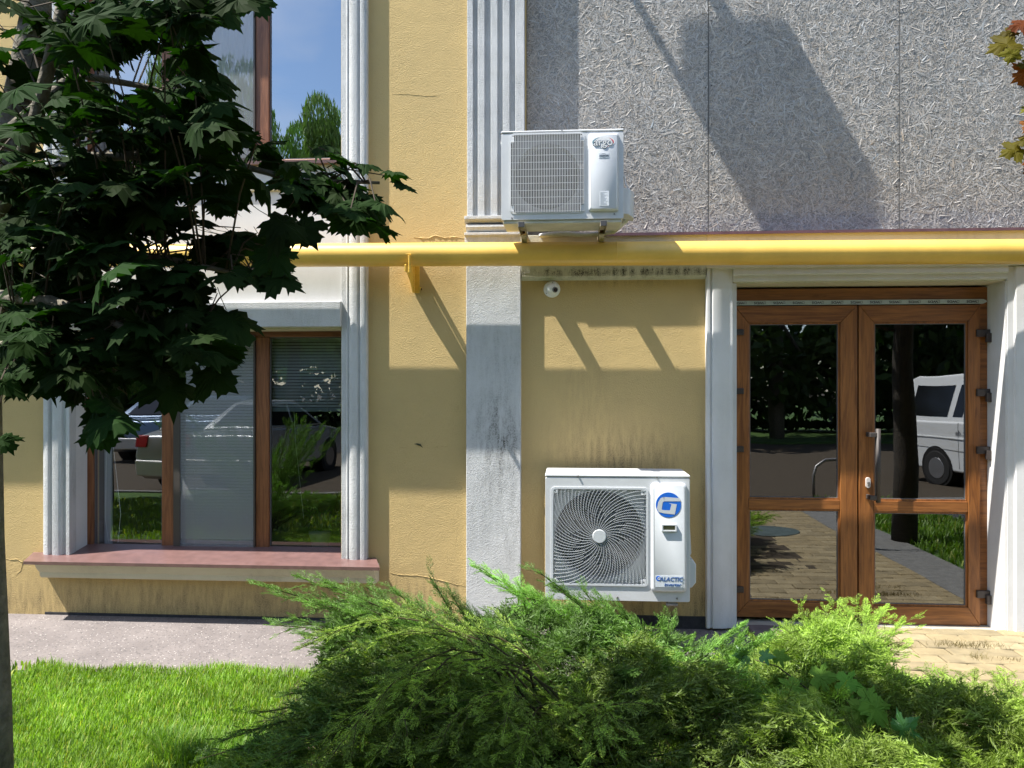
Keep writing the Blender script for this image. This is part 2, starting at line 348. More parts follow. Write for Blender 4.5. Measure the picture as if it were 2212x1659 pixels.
def osb_mat():
    m, n, l, b = newmat('grey_strand_board'); b.inputs["Roughness"].default_value = .72; b.inputs["Specular IOR Level"].default_value = .35
    at = node(n, "ShaderNodeAttribute", attribute_name="tone")
    g = node(n, "ShaderNodeNewGeometry"); t = node(n, "ShaderNodeTexNoise", i_Scale=1.5, i_Detail=5); l.new(g.outputs["Position"], t.inputs[0])
    f = node(n, "ShaderNodeTexNoise", i_Scale=160, i_Detail=3); l.new(g.outputs["Position"], f.inputs[0])
    k = mathn(n, l, 'ADD', .55, mathn(n, l, 'ADD', mathn(n, l, 'MULTIPLY', t.outputs[0], .35), mathn(n, l, 'MULTIPLY', f.outputs[0], .55)))
    mu = node(n, "ShaderNodeVectorMath", operation='SCALE'); l.new(at.outputs[0], mu.inputs[0]); l.new(k, mu.inputs["Scale"])
    l.new(mu.outputs[0], b.inputs["Base Color"])
    bp = node(n, "ShaderNodeBump", i_Strength=.35, i_Distance=.001); l.new(f.outputs[0], bp.inputs["Height"]); l.new(bp.outputs[0], b.inputs["Normal"])
    return m
M['osb'] = osb_mat()

# ================================================================== GROUND
def sheet(name, x0, x1, y0, y1, z0, z1, mat, nx=1, ny=1):
    return struct(MB().box(x0, x1, y0, y1, z0, z1).build(name, mat))
sheet('ground', -90, 90, -140, 60, -.6, -.09, M['soil'])
sheet('lawn', -14, 1.2, -5.7, -1.14, -.3, -.012, M['lawnbase'])
sheet('lawn', 3.52, 14, -5.7, -.0, -.3, -.012, M['lawnbase'])
sheet('soil_bed', -1.5, 2.2, -3.8, -1.2, -.08, .004, M['soil'])
ws = -.035
struct(MB().prism([(-14, -1.12, -.2), (-14, -1.12, ws-.01), (-14, .05, ws+.0), (-14, .05, -.2)], (15.2, 0, 0)).build('sidewalk', M['sidewalk']))
sheet('road', -60, 60, -17.5, -5.95, -.5, -.10, M['asphalt'])
kb = sheet('kerb', -14, 14, -5.93, -5.78, -.4, .0, M['kerb'])
sheet('path_edging', 3.02, 3.50, -5.7, .0, -.3, .004, M['kerb'])
for k, (x0, x1, y0, y1) in enumerate(((4.2, 13, -7.25, -7.15), (4.2, 13, -7.55, -7.45), (-12, 13, -12.1, -12.0))):
    struct(MB().box(x0, x1, y0, y1, -.1, -.096).build('road_marking', M['paint']))
sheet('parking_bay', 4.75, 14, -5.75, -3.85, -.3, -.004, M['asphalt'])
sheet('verge', -60, 60, -60, -17.6, -.4, -.04, M['lawnbase'])
# pavers: real bricks, 300 nearest ones single
path = struct(MB().box(1.22, 3.0, -5.7, -.0, -.3, -.03).build('paved_path', M['soil']))
def paver_mesh(w, d, mat, nm):
    mb = MB(); c = .006; h = .05
    o = [(-w/2, -d/2), (0, -d/2+.012), (w/2, -d/2), (w/2, d/2), (0, d/2+.012), (-w/2, d/2)]
    i = [(x*(1-2*c/w), y*(1-2*c/d)) for x, y in o]; k = len(o)
    v = [(x, y, -h) for x, y in o]+[(x, y, -c) for x, y in o]+[(x, y, 0) for x, y in i]
    f = [tuple(range(2*k, 3*k))]+[(a, (a+1) % k, k+(a+1) % k, k+a) for a in range(k)]+[(k+a, k+(a+1) % k, 2*k+(a+1) % k, 2*k+a) for a in range(k)]
    mb.add(v, f); me = bpy.data.meshes.new(nm); me.from_pydata(mb.v, [], mb.f); me.materials.append(mat); return me
pw, pd_ = .198, .128
pys = [paver_mesh(pw, pd_, m_, 'brick') for m_ in (M['paver'], simple('yellow_paver_pale', (.30, .245, .145), .85, noise=.25, nscale=8, bump=.4, bscale=150, bdist=.002), simple('yellow_paver_dull', (.235, .19, .11), .85, noise=.3, nscale=6, bump=.4, bscale=150, bdist=.002))]
pr = paver_mesh(pw, pd_, M['paverred'], 'brick')
pyw = paver_mesh(.165, pd_, M['paver'], 'brick'); prh = paver_mesh(.094, pd_, M['paverred'], 'brick'); pyh = paver_mesh(.07, pd_, M['paver'], 'brick')
cells = []
for j in range(42):
    y = -.075-j*(pd_+.007)
    off = (j % 2)*.1
    
    for i in range(-1, 9):
        x = 1.22+.1+i*(pw+.006)+off
        if x-pw/2 < 1.215 or x+pw/2 > 3.02:
            if j % 2: continue
            continue
        cells.append((x, y, i, j))
    if j % 2:
        cells.append((1.268, y, -9, j)); cells.append((2.985, y, 9, j))
    else: cells.append((2.937, y, 10, j))
rest = MB()
for q, (x, y, i, j) in enumerate(cells):
    zz = random.uniform(-.003, .003)+.004
    me = pr if (x < 1.42 or (j < 1 and x < 1.75)) else random.choice(pys)
    if i == 10: me = pyw
    if abs(i) == 9: me = prh if x < 2 else pyh
    if q < 260:
        o = bpy.data.objects.new('brick', me); COL.objects.link(o); o.parent = path
        o.location = (x, y, zz); o.rotation_euler = (random.uniform(-.012, .012), random.uniform(-.012, .012), random.uniform(-.012, .012))
    else:
        rest.add([(v.co.x+x, v.co.y+y, v.co.z+zz) for v in me.vertices], [tuple(p.vertices) for p in me.polygons])
rest.build('brick_field', M['paver'], path, kind='stuff')
tag(MB().tube([(2.25, -3.15, -.02), (2.25, -3.15, .012)], .33, 40).build('manhole_cover', simple('cast_iron', (.07, .10, .10), .6, noise=.4, bump=.6, bscale=70, bdist=.004)), 'round cast iron manhole cover set in the yellow paving, reflected in the door', 'manhole cover')

# ================================================================== BUILDING
B = thing('building', 'yellow rendered building with white pilaster, boarded opening, two brown windows and a double door', 'building')
YD = .34
# openings on the facade
wx0, wx1 = X(187, -.18), X(737, .0)
wz0, wz1 = Z(400, 1216, 0), Z(400, 711, 0)
uz0 = Z(500, 352, 0); uz1 = 4.9
dx0, dx1 = X(1582, .0), X(2175, .0)
dz0, dz1 = .0, Z(1850, 608, 0)
px0, px1 = X(1007, .055), X(1125, .055)          # pilaster lower
ox0, ox1 = X(1135, .05), X(2600, .05)             # board opening
oz0 = Z(1800, 500, -.06)
L, Rr, T = -14, 14, 8.0
zb = -.3
mb = MB()
def hole_wall(mb):
    x = [L, wx0, wx1, dx0, dx1, Rr]
    mb.box(L, wx0, 0, YD, zb, T)                                  # left of windows
    mb.box(wx0, wx1, 0, YD, zb, wz0-.02)                          # below window
    mb.box(wx0, wx1, 0.02, YD, wz1+.06, uz0-.03)                  # spandrel core (face built apart)
    mb.box(wx0, wx1, 0, YD, uz1, T)
    mb.box(wx1, ox0, 0, YD, zb, T)                                # between window and boards
    mb.box(ox0, dx0, 0, YD, zb, oz0-.02)
    mb.box(dx0, dx1, 0, YD, dz1, oz0-.02)
    mb.box(dx1, Rr, 0, YD, zb, oz0-.02)
    mb.box(ox0, Rr, 0.10, YD, oz0-.02, T)
hole_wall(mb)
mb.build('wall', M['yellow'], B)
MB().box(L, Rr, 0, 9, T, T+.25).box(L, L+.3, YD, 9, zb, T).box(Rr-.3, Rr, YD, 9, zb, T).box(L, Rr, 8.7, 9, zb, T).build('building_shell', M['yellow'], B)
# plinth visible at the foot
MB().box(ox0-.02, dx0-.17, -.012, .05, -.2, Z(1450, 1330, 0)).build('plinth', M['plinth'], B)
MB().box(wx0-.2, wx1+.1, -.006, .05, -.2, Z(400, 1328, 0)).build('plinth', M['plinth'], B)
# spandrel between the two windows (smooth whitish panel with shallow frame)
sp0, sp1 = Z(600, 648, 0), Z(600, 358, 0)
MB().box(X(150, 0), wx1+.005, -.012, .02, sp0-.06, sp1).build('spandrel', M['smooth_white'], B)
zz = Z(690, 408, .01)
MB().box(X(150, 0), wx1-.02, -.03, -.012, zz-.012, zz+.012).build('moulding', M['cream'], B, bevel=.006)
# lintel over lower window
MB().box(X(187, .06)-.02, X(736, .07), -.075, .05, Z(700, 706, .07), Z(700, 651, .07)).build('lintel', M['white_plaster'], B, bevel=.006)
MB().box(wx0-.05, wx1+.02, -.02, .17, Z(700, 712, 0), Z(700, 706, 0)).build('lintel_soffit', M['cream'], B)
# window surrounds: fluted strips
def profile(name, x0, x1, steps, z0, z1, mat, flip=False, k=1.0):
    """vertical moulding: steps = list of (fraction, proud)"""
    pts = []
    for f, p in steps:
        xx = x1-(x1-x0)*f if flip else x0+(x1-x0)*f
        pts.append((xx, -p*k))
    ring = [(pts[0][0], .03)]+pts+[(pts[-1][0], .03)]
    return MB().prism([(x, y, z0) for x, y in ring], (0, 0, z1-z0)).build(name, mat, B, bevel=.003)
sur = [(0, .034), (.20, .036), (.22, .046), (.27, .046), (.30, .040), (.38, .054), (.52, .058), (.64, .054), (.70, .040), (.73, .040), (.76, .052), (.92, .054), (1, .046)]
sillz = Z(780, 1226, .05)
profile('window_surround', X(736, .05), X(792, .05), sur, sillz, uz1+.4, M['white_plaster'])
profile('window_surround', X(92, .05), X(150, .05), [(0, .044), (.12, .056), (.22, .056), (.26, .036), (.34, .036), (.38, .058), (.62, .06), (.70, .052), (.73, .034), (.84, .034), (.87, .05), (1, .05)], Z(120, 1211, .05), uz1+.4, M['white_plaster'])
for q0, q1 in ((wz0-.01, wz1+.06), (uz0, uz1)): MB().box(X(150, .0)-.002, wx0+.012, -.012, .17, q0, q1).build('window_reveal', M['smooth_white'], B)
# sill
sz = Z(600, 1222, .2)
def sill_poly(z0, yb): pass
MB().add([(X(50, .2), -.2, sz), (X(820, .2), -.2, sz), (X(808, .05), .004, sz+.022), (X(72, 0), .004, sz+.022), (wx0, .2, sz+.05), (wx1+.01, .2, sz+.05), (wx0, .004, sz+.022), (wx1+.01, .004, sz+.022),
          (X(50, .2), -.2, sz-.022), (X(820, .2), -.2, sz-.022), (X(50, .2), -.193, sz-.022), (X(820, .2), -.193, sz-.022), (X(50, .2), -.193, sz-.006), (X(820, .2), -.193, sz-.006), (X(808, .05), .004, sz+.016), (X(72, 0), .004, sz+.016)],
         [(0, 1, 2, 7, 6, 3), (6, 7, 5, 4), (0, 8, 9, 1), (8, 10, 11, 9), (10, 12, 13, 11), (12, 15, 14, 13), (1, 9, 11, 13, 14, 2), (0, 3, 15, 12, 10, 8)]).build('window_sill', M['sill'], B)
# moulding under the sill
a0, a1 = X(75, .15), X(808, .15)
prof = [(.02, 0), (-.155, 0), (-.16, -.018), (-.15, -.024), (-.135, -.05), (-.11, -.075), (-.10, -.082), (-.10, -.105), (-.085, -.125), (.02, -.128)]
MB().prism([(a0, y, sz-.016+z) for y, z in prof], (a1-a0, 0, 0)).build('sill_moulding', M['cream'], B, bevel=.003)
# pilaster
MB().box(px0, px1, -.055, .02, zb, Z(1060, 525, .055)).build('pilaster', M['white_plaster'], B, bevel=.005)
pz = Z(1060, 466, .05)
mb = MB().box(X(1009, .05), X(1133, .05), -.028, .08, pz, T)
for u0, u1 in ((1009, 1022), (1032, 1047), (1060, 1075), (1086, 1101), (1113, 1133)):
    mb.box(X(u0, .05), X(u1, .05), -.052, -.028, pz, T)
mb.build('fluted_pilaster', M['white_plaster'], B, bevel=.004)
def hmould(name, x0, x1, prof, z, mat):
    return MB().prism([(x0, y, z+q) for y, q in prof], (x1-x0, 0, 0)).build(name, mat, B, bevel=.003)
z1_, z2_, z3_ = Z(1060, 466, .07), Z(1060, 484, .07), Z(1060, 502, .07)
hmould('pilaster_base', X(1003, .075), X(1140, .075), [(.02, .0), (-.078, .0), (-.078, -.022), (-.05, -.045), (.02, -.045)], z1_, M['white_plaster'])
hmould('pilaster_base', X(1006, .075), X(1140, .075), [(.02, .0), (-.068, .0), (-.072, -.02), (-.045, -.048), (.02, -.048)], z2_, M['white_plaster'])
hmould('pilaster_base', X(1003, .075), X(1140, .075), [(.02, .0), (-.078, .0), (-.078, -.018), (-.056, -.025), (-.056, -.10), (.02, -.10)], z3_, M['white_plaster'])
# ledge between boards and panel: cornice mouldings, fascia, flashing
fz = Z(1800, 498.5, .1)
cor = [(.02, 0), (-.095, 0), (-.095, -.085), (-.085, -.10), (-.08, -.16), (-.05, -.19), (-.05, -.215), (-.03, -.225), (-.03, -.245), (.02, -.25)]
c0 = X(1127, .05); czt = fz-.0
def zat(v): return Z(1330, v, .05)
hmould('cornice', px1+.002, X(1524, .03), [(.02, 0), (-.088, 0), (-.088, czt*0-.12), (-.07, -.14), (-.062, zat(577)-fz+.01), (-.05, zat(589)-fz), (-.05, zat(596)-fz), (-.022, zat(600)-fz), (-.02, zat(603)-fz), (.02, zat(603)-fz)], fz, M['cornice'])
hmould('fascia', X(1524, .03), Rr, [(.02, 0), (-.088, 0), (-.088, -.12), (-.06, -.14), (-.06, Z(1800, 577, .05)-fz), (.02, Z(1800, 577, .05)-fz)], fz, M['cream'])
MB().add([(X(1165, .11), -.112, fz+.004), (Rr, -.112, fz+.004), (Rr, .06, fz+.03), (X(1165, .11), .06, fz+.03), (X(1165, .11), -.112, fz-.015), (Rr, -.112, fz-.015), (X(1165, .11), -.104, fz-.015), (Rr, -.104, fz-.015), (X(1165, .11), -.104, fz-.004), (Rr, -.104, fz-.004)],
         [(0, 1, 2, 3), (0, 4, 5, 1), (4, 6, 7, 5), (6, 8, 9, 7), (0, 3, 8, 6, 4)]).build('flashing', M['flash'], B)
# ---------------- strand boards
bx = [ox0, X(1530, -.08), X(1942, -.08), X(1942, -.08)+1.25, X(1942, -.08)+2.5]
bt = 4.7
def board(x0, x1, nfl, seed):
    r = np.random.default_rng(seed); g = .002
    bo = MB().box(x0+g, x1-g, .074, .099, oz0-.05, bt)
    me_o = bo.build('board_panel', M['osb'], B)
    a = me_o.data.color_attributes.new("tone", 'FLOAT_COLOR', 'POINT')
    a.data.foreach_set("color", np.tile(np.array([.225, .218, .205, 1], np.float32), len(me_o.data.vertices)))
    n = nfl
    bigf = r.random(n) < .022
    cx = r.uniform(x0+.01, x1-.01, n); cz = r.uniform(oz0-.03, bt, n)
    ang = r.uniform(0, np.pi, n); Lh = np.clip(r.lognormal(-4.5, .55, n), .004, .05); Lh[bigf] *= 2.6; Wh = np.clip(Lh*r.uniform(.05, .26, n), .0008, .0065)
    # hexagonal splinter, ragged ends
    px = np.stack([-Lh*r.uniform(.6, 1, n), Lh*r.uniform(.6, 1, n), Lh*r.uniform(.6, 1, n), -Lh*r.uniform(.6, 1, n)], 1)
    py = np.stack([Wh*r.uniform(.3, 1, n), Wh*r.uniform(.3, 1, n), -Wh*r.uniform(.3, 1, n), -Wh*r.uniform(.3, 1, n)], 1)
    tl = r.normal(0, .05, n)[:, None]; tw = (r.normal(0, .18, n)*np.where(bigf, .3, 1))[:, None]; base = r.uniform(.0004, .0017, n)[:, None]
    h = np.clip(base+px*tl*.5+py*tw, -.001, .005)
    X_ = cx[:, None]+px*np.cos(ang)[:, None]-py*np.sin(ang)[:, None]
    Z_ = cz[:, None]+px*np.sin(ang)[:, None]+py*np.cos(ang)[:, None]
    X_ = np.clip(X_, x0+g, x1-g)
    V = np.stack([X_, .074-h, Z_], 2).reshape(-1, 3)
    Fq = np.arange(n)[:, None]*4+np.array([[0, 1, 2, 3]])
    t = np.clip(r.normal(.355, .065, n), .18, .58); warm = r.normal(0, .016, n); old = r.random(n) < .02; t[old] *= .55
    c = np.stack([t*1.07+warm, t*1.01, t*.93-warm], 1); c = np.repeat(c, 4, 0)
    npmesh('strand', V, Fq, M['osb'], me_o, col=c, kind='stuff')
    nb = MB()
    for k in range(9):
        for xx in (x0+.02, x1-.02):
            nb.disc((xx+random.uniform(-.004, .004), oz0+.06+k*.24+random.uniform(-.03, .03)), .0045, .0045, .071, .074, 8)
    nb.build('nail_head', M['seam'], me_o, kind='stuff')
board(bx[0], bx[1], 62000, 1); board(bx[1], bx[2], 62000, 2); board(bx[2], bx[3], 52000, 3)
MB().box(bx[0]-.005, Rr-.3, .0995, .1, oz0-.05, bt).build('board_backing', M['seam'], B)
# ---------------- windows
def window(x0, x1, z0, z1, mull, name='window', screen=None, label=None, lower=True):
    y0, y1 = .18, .245
    W = MB().box(x0-.01, x0+.052, y0, y1, z0, z1).build(name, M['redbrown_v'], B, bevel=.006)
    MB().box(x1-.03, x1+.03, y0, y1, z0, z1).build('stile', M['redbrown_v'], W, bevel=.006)
    MB().box(x0+.052, x1-.03, y0+.002, y1, z0, z0+.072).box(x0+.052, x1-.03, y0+.002, y1, z1-.06, z1).build('rail', M['redbrown_h'], W, bevel=.006)
    xsl = [x0+.052]
    for (m0, m1) in mull:
        MB().box(m0, m1, y0, y1, z0+.072, z1-.06).build('mullion', M['redbrown_v'], W, bevel=.006); xsl += [m0, m1]
    xsl.append(x1-.03)
    for k in range(0, len(xsl), 2):
        MB().rrect(xsl[k], xsl[k+1], z0+.072, z1-.06, .003, y0+.018, y0+.03, k=1, hole=(xsl[k]+.009, xsl[k+1]-.009, z0+.082, z1-.069, .003)).build('gasket', M['gasket'], W)
        ya, yb_ = (y0+.026, y0+.026) if k != 2 else (y0+.034, y0+.008)      # the middle sash stands slightly ajar
        MB().add([(xsl[k]+.005, ya, z0+.074), (xsl[k+1]-.005, yb_, z0+.074), (xsl[k+1]-.005, yb_, z1-.062), (xsl[k]+.005, ya, z1-.062)], [(0, 1, 2, 3)]).build('pane', M['glasslow'] if z0 < 2 else M['glass'], W)
    if screen:
        s0, s1 = screen
        MB().rrect(s0, s1, z0+.05, z1-.045, .004, y0-.012, y0-.002, k=1, hole=(s0+.05, s1-.012, z0+.085, z1-.08, .004)).build('screen_frame', M['screenframe'], W)
        MB().add([(s0+.045, y0-.006, z0+.08), (s1-.01, y0-.006, z0+.08), (s1-.01, y0-.006, z1-.075), (s0+.045, y0-.006, z1-.075)], [(0, 1, 2, 3)]).build('insect_screen', M['screen'], W)
    return W
o_ = -.18
ml = [(X(349, o_), X(375, o_)), (X(552, o_), X(581, o_))]
lz0, lz1 = Z(460, 1209, o_), Z(460, 711, o_)
window(wx0, wx1, lz0, lz1, ml, screen=(X(376, o_), X(552, o_)))
window(wx0, wx1, uz0+.0, uz1, ml, screen=(X(374, o_), X(552, o_)))
MB().box(wx0-.02, wx1, -.06, .2, uz0-.03, uz0-.006).build('window_sill', M['sill'], B)
# rooms behind the glass
def room(name, x0, x1, z0, z1, depth, mat, y=.36):
    v = [(x0, y, z0), (x1, y, z0), (x1, y+depth, z0), (x0, y+depth, z0), (x0, y, z1), (x1, y, z1), (x1, y+depth, z1), (x0, y+depth, z1)]
    return MB().add(v, [(0, 1, 2, 3), (4, 7, 6, 5), (2, 3, 7, 6), (1, 2, 6, 5), (3, 0, 4, 7)]).build(name, mat, B)
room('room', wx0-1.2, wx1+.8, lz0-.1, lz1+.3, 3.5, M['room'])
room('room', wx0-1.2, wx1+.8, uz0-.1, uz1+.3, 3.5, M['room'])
# venetian blinds (hang inside, things of their own)
def blind(x0, x1, ztop, zbot, pitch, label, tilt, y=.27, sl=.024, nparts=True):
    t = thing('venetian_blind', label, 'blind', ((x0+x1)/2, y, ztop))
    MB().box(x0, x1, y-.012, y+.014, ztop-.025, ztop).build('head_rail', M['slat'], t)
    z = ztop-.035; me0 = None
    while z > zbot+.03:
        if me0 is None:
            pts = []
            for q in range(4):
                s_ = (q/3-.5)*sl; pts.append((s_*math.cos(tilt), s_*math.sin(tilt)+.0018*(1-(2*q/3-1)**2)))
            vs = [(x, y_, z_) for x in (x0-(x0+x1)/2+.003, x1-(x0+x1)/2-.003) for y_, z_ in pts]
            me0 = bpy.data.meshes.new('slat'); me0.from_pydata(vs, [], [(i, i+1, 5+i, 4+i) for i in range(3)]); me0.materials.append(M['slat'])
        o = bpy.data.objects.new('slat', me0); COL.objects.link(o); o.parent = t; o.location = (0, 0, z-ztop)
        z -= pitch
    MB().box(x0+.002, x1-.002, y-.013, y+.013, zbot, zbot+.028).build('bottom_rail', M['slatblue'], t, bevel=.003)
    for fx in (.25, .80):
        xx = x0+(x1-x0)*fx
        MB().tube([(xx, y-.014, ztop), (xx, y-.014, zbot)], .0012, 4).build('cord', M['slat'], t)
    return t
oo = -.27
blind(X(580, oo), X(740, oo), lz1-.05, Z(660, 889, oo), .0232, 'half-raised venetian blind behind the right pane of the ground floor window', R(52))
blind(X(378, oo), X(555, oo), lz1-.05, lz0+.10, .0232, 'fully lowered venetian blind behind the insect screen of the middle pane', R(60))
def cordline(pts, label):
    tag(MB().tube(pts, .0016, 5).build('blind_cord', M['slat']), label, 'cord')
cordline([(X(636, oo), .26, Z(636, 888, oo)), (X(640, oo), .26, Z(640, 960, oo)), (X(657, oo), .262, Z(657, 1120, oo))], 'pull cord hanging slanted below the half-raised blind')
cordline([(X(232, oo), .26, lz1-.1), (X(231, oo), .26, Z(231, 1000, oo)), (X(229, oo), .262, Z(229, 1120, oo)), (X(236, oo), .262, Z(236, 1172, oo))], 'straight pull cord nearer the curtain in the left pane')
cordline([(X(240, oo), .258, lz1-.1), (X(246, oo), .26, Z(246, 960, oo)), (X(262, oo), .262, Z(262, 1110, oo)), (X(256, oo), .262, Z(256, 1172, oo))], 'second pull cord bowing right of the straight one in the left pane')
def curtain(x0, x1, z0, z1, label, y=.33, amp=.012):
    n = 60; vs = []
    for i in range(n+1):
        x = x0+(x1-x0)*i/n; yy = y+amp*math.sin(i*1.1)+amp*.6*math.sin(i*.43)
        vs += [(x, yy, z0), (x, yy, z1)]
    tag(MB().add(vs, [(2*i, 2*i+2, 2*i+3, 2*i+1) for i in range(n)]).build('curtain', M['curtain'], smooth=True), label, 'curtain')
curtain(wx0+.05, X(232, oo), lz0+.05, lz1-.05, 'narrow pale curtain at the left edge of the ground floor window')
curtain(X(378, oo), X(553, oo), uz0+.05, uz1-.05, 'pale curtain drawn behind the middle pane of the upper window')
# potted plant on the inner sill
pl = thing('potted_plant', 'spider plant in a pale pot inside the right pane of the ground floor window', 'potted plant', (X(690, -.42), .42, lz0+.06))
px_, py_, pz_ = X(692, -.42), .42, lz0+.06
MB().tube([(px_, py_, pz_-.04), (px_, py_, pz_+.0), (px_, py_, pz_+.10), (px_, py_, pz_+.12)], [.055, .06, .085, .09], 24).build('pot', simple('pale_pot', (.45, .50, .42), .5), pl, smooth=True)
mb = MB()
for k in range(46):
    a = random.uniform(0, 6.28); rr = random.uniform(.10, .26); h = random.uniform(.10, .26); w_ = .006
    pts = []
    for t in (0, .3, .6, .85, 1):
        r_ = rr*t; z_ = pz_+.11+h*math.sin(min(1, t*1.15)*2.1)*.9-.07*t*t
        pts.append(Vector((px_+math.cos(a)*r_*1.1, py_+math.sin(a)*r_*.35-.03*t, z_)))
    s_ = Vector((-math.sin(a), math.cos(a), .0))
    vs = []
    for i, p in enumerate(pts):
        ww = w_*(1-.8*(i/4)**2); vs += [p-s_*ww-Vector((0,0,ww*.6)), p+s_*ww+Vector((0,0,ww*.6))]
    mb.add(vs, [(2*i, 2*i+2, 2*i+3, 2*i+1) for i in range(4)])
mb.build('leaves', leafmat('spider_plant_leaf', (.08, .22, .05), .3, (1.2, 1.4, .6)), pl, kind='stuff')
MB().box(wx0+.03, wx1+.05, .25, .58, lz0-.03, lz0+.02).build('inner_sill', M['smooth_white'], B)
# ---------------- door
od = -.20; yD = .20
DX0, DX1 = X(1583, od)-.015, X(2141, od)
zD0, zD1 = Z(1850, 1345, od), Z(1850, 622, od)
D = MB().box(DX0, DX1, yD+.01, yD+.07, Z(1850, 648, od), zD1).box(DX0, X(1586, od), yD+.01, yD+.07, zD0, Z(1850, 648, od)).box(X(2118, od), DX1, yD+.01, yD+.07, zD0, Z(1850, 648, od)).build('door', M['brown_h'], B, bevel=.004)
ztp = Z(1850, 660, od)
def leaf(u0, u1, g0, g1, zt, zm1, zm2, zb_, zbot, lab):
    x0, x1 = X(u0, od), X(u1, od); a, b = X(g0, od), X(g1, od)
    zt_, z1, z2, z3, z4 = ztp, Z(1850, zt, od), Z(1850, zm1, od), Z(1850, zm2, od), Z(1850, zb_, od)
    zz0 = Z(1850, zbot, od)
    y0 = yD-.012; y1 = yD+.05
    # mitred frame
    def tr(pts, ax, nm, mat): return MB().prism([(x, y0, z) for x, z in pts], (0, y1-y0, 0)).build(nm, mat, D, bevel=.004)
    g = .0008
    tr([(x0, zt_), (x1, zt_), (b, z1), (a, z1)], 0, 'top_rail', M['brown_h'])
    tr([(x0, zz0), (a, z4), (b, z4), (x1, zz0)], 0, 'bottom_rail', M['brown_h'])
    tr([(x0, zz0+g), (x0, zt_-g), (a, z1-g), (a, z4+g)], 0, 'stile', M['brown_v'])
    tr([(x1, zt_-g), (x1, zz0+g), (b, z4+g), (b, z1-g)], 0, 'stile', M['brown_v'])
    MB().box(a+.001, b-.001, y0+.002, y1, z3, z2).build('middle_rail', M['brown_h'], D, bevel=.004)
    for (p, q) in ((z2, z1), (z4, z3)):
        MB().rrect(a, b, p, q, .004, y0+.014, y0+.03, k=1, hole=(a+.012, b-.012, p+.012, q-.012, .003)).build('glazing_bead', M['brown_v'], D, bevel=.002)
        MB().rrect(a+.012, b-.012, p+.012, q-.012, .003, y0+.018, y0+.03, k=1, hole=(a+.017, b-.017, p+.017, q-.017, .003)).build('gasket', M['gasket'], D)
        MB().add([(a+.008, y0+.024, p+.008), (b-.008, y0+.024, p+.008), (b-.008, y0+.024, q-.008), (a+.008, y0+.024, q-.008)], [(0, 1, 2, 3)]).build('pane', M['doorglass'], D)
leaf(1586, 1851, 1616, 1814, 696, 1080, 1101, 1303, 1337, 'left')
leaf(1854, 2116, 1886, 2090, 696, 1081, 1104, 1307, 1346, 'right')
# protective tape with print
tz0, tz1 = Z(1850, 658, od), Z(1850, 648.5, od)
MB().box(X(1584, od), X(2122, od), yD-.0145, yD+.012, tz0, tz1).add([(X(2122, od), yD-.0145, tz0), (X(2132, od), yD-.0145, (tz0+tz1)/2), (X(2122, od), yD-.0145, tz1)], [(0, 1, 2)]).build('protective_tape', M['tape'], D)
for k in range(13):
    uu = 1598+k*(2098-1598)/12
    text("WDS", .0235, M['tapetext'], (X(uu-2, od), yD-.0155, (tz0+tz1)/2), parent=D, rotz=math.pi, bold=.0006, sx=1.25)
    e = .0075; c_ = X(uu+11, od); zc = (tz0+tz1)/2
    MB().rrect(c_-e, c_+e, zc-e*1.1, zc+e*1.1, .002, yD-.0158, yD-.0148, k=2, hole=(c_-e+.002, c_+e-.002, zc-e*1.1+.002, zc+e*1.1-.002, .001)).build('lettering', M['tapetext'], D)
# hinges
for v in (718, 845, 970, 1272):
    z = Z(1600, v, od); MB().box(X(1584, od), X(1605, od), yD-.03, yD-.005, z-.021, z+.021).build('hinge', M['hinge'], D, bevel=.004)
for v in (720, 848, 972, 1282):
    z = Z(2125, v, od)
    MB().box(X(2106, od), X(2136, od), yD-.032, yD-.005, z-.026, z+.026).box(X(2124, od), X(2141, od)-.002, yD-.05, yD-.02, z-.065, z-.0).build('hinge', M['hinge'], D, bevel=.005)
hx = X(1899, od-.0)
zh0, zh1 = Z(1890, 1085, .0-.13), Z(1890, 926, -.13)
MB().tube([(X(1897, -.12), .12, zh0), (X(1897, -.12), .12, zh1)], .0165, 14).build('handle', M['handle'], D, smooth=True)
for v in (938, 1072):
    z = Z(1890, v, od); MB().box(X(1869, od), X(1899, -.13), .108, .135, z-.016, z+.016).box(X(1869, od), X(1876, od), .12, yD-.01, z-.016, z+.016).build('handle_post', M['handle'], D, bevel=.004)
zl = Z(1873, 1042, od)
MB().rrect(X(1873, od)-.016, X(1873, od)+.016, zl-.037, zl+.037, .0155, yD-.024, yD-.01, k=6).build('lock_plate', simple('lock_plate', (.62, .58, .55), .3), D, bevel=.002)
MB().disc((X(1873, od), zl), .008, .009, yD-.034, yD-.02, 16).box(X(1873, od)-.004, X(1873, od)+.004, yD-.033, yD-.02, zl-.022, zl-.004).build('lock_cylinder', M['steel'], D)
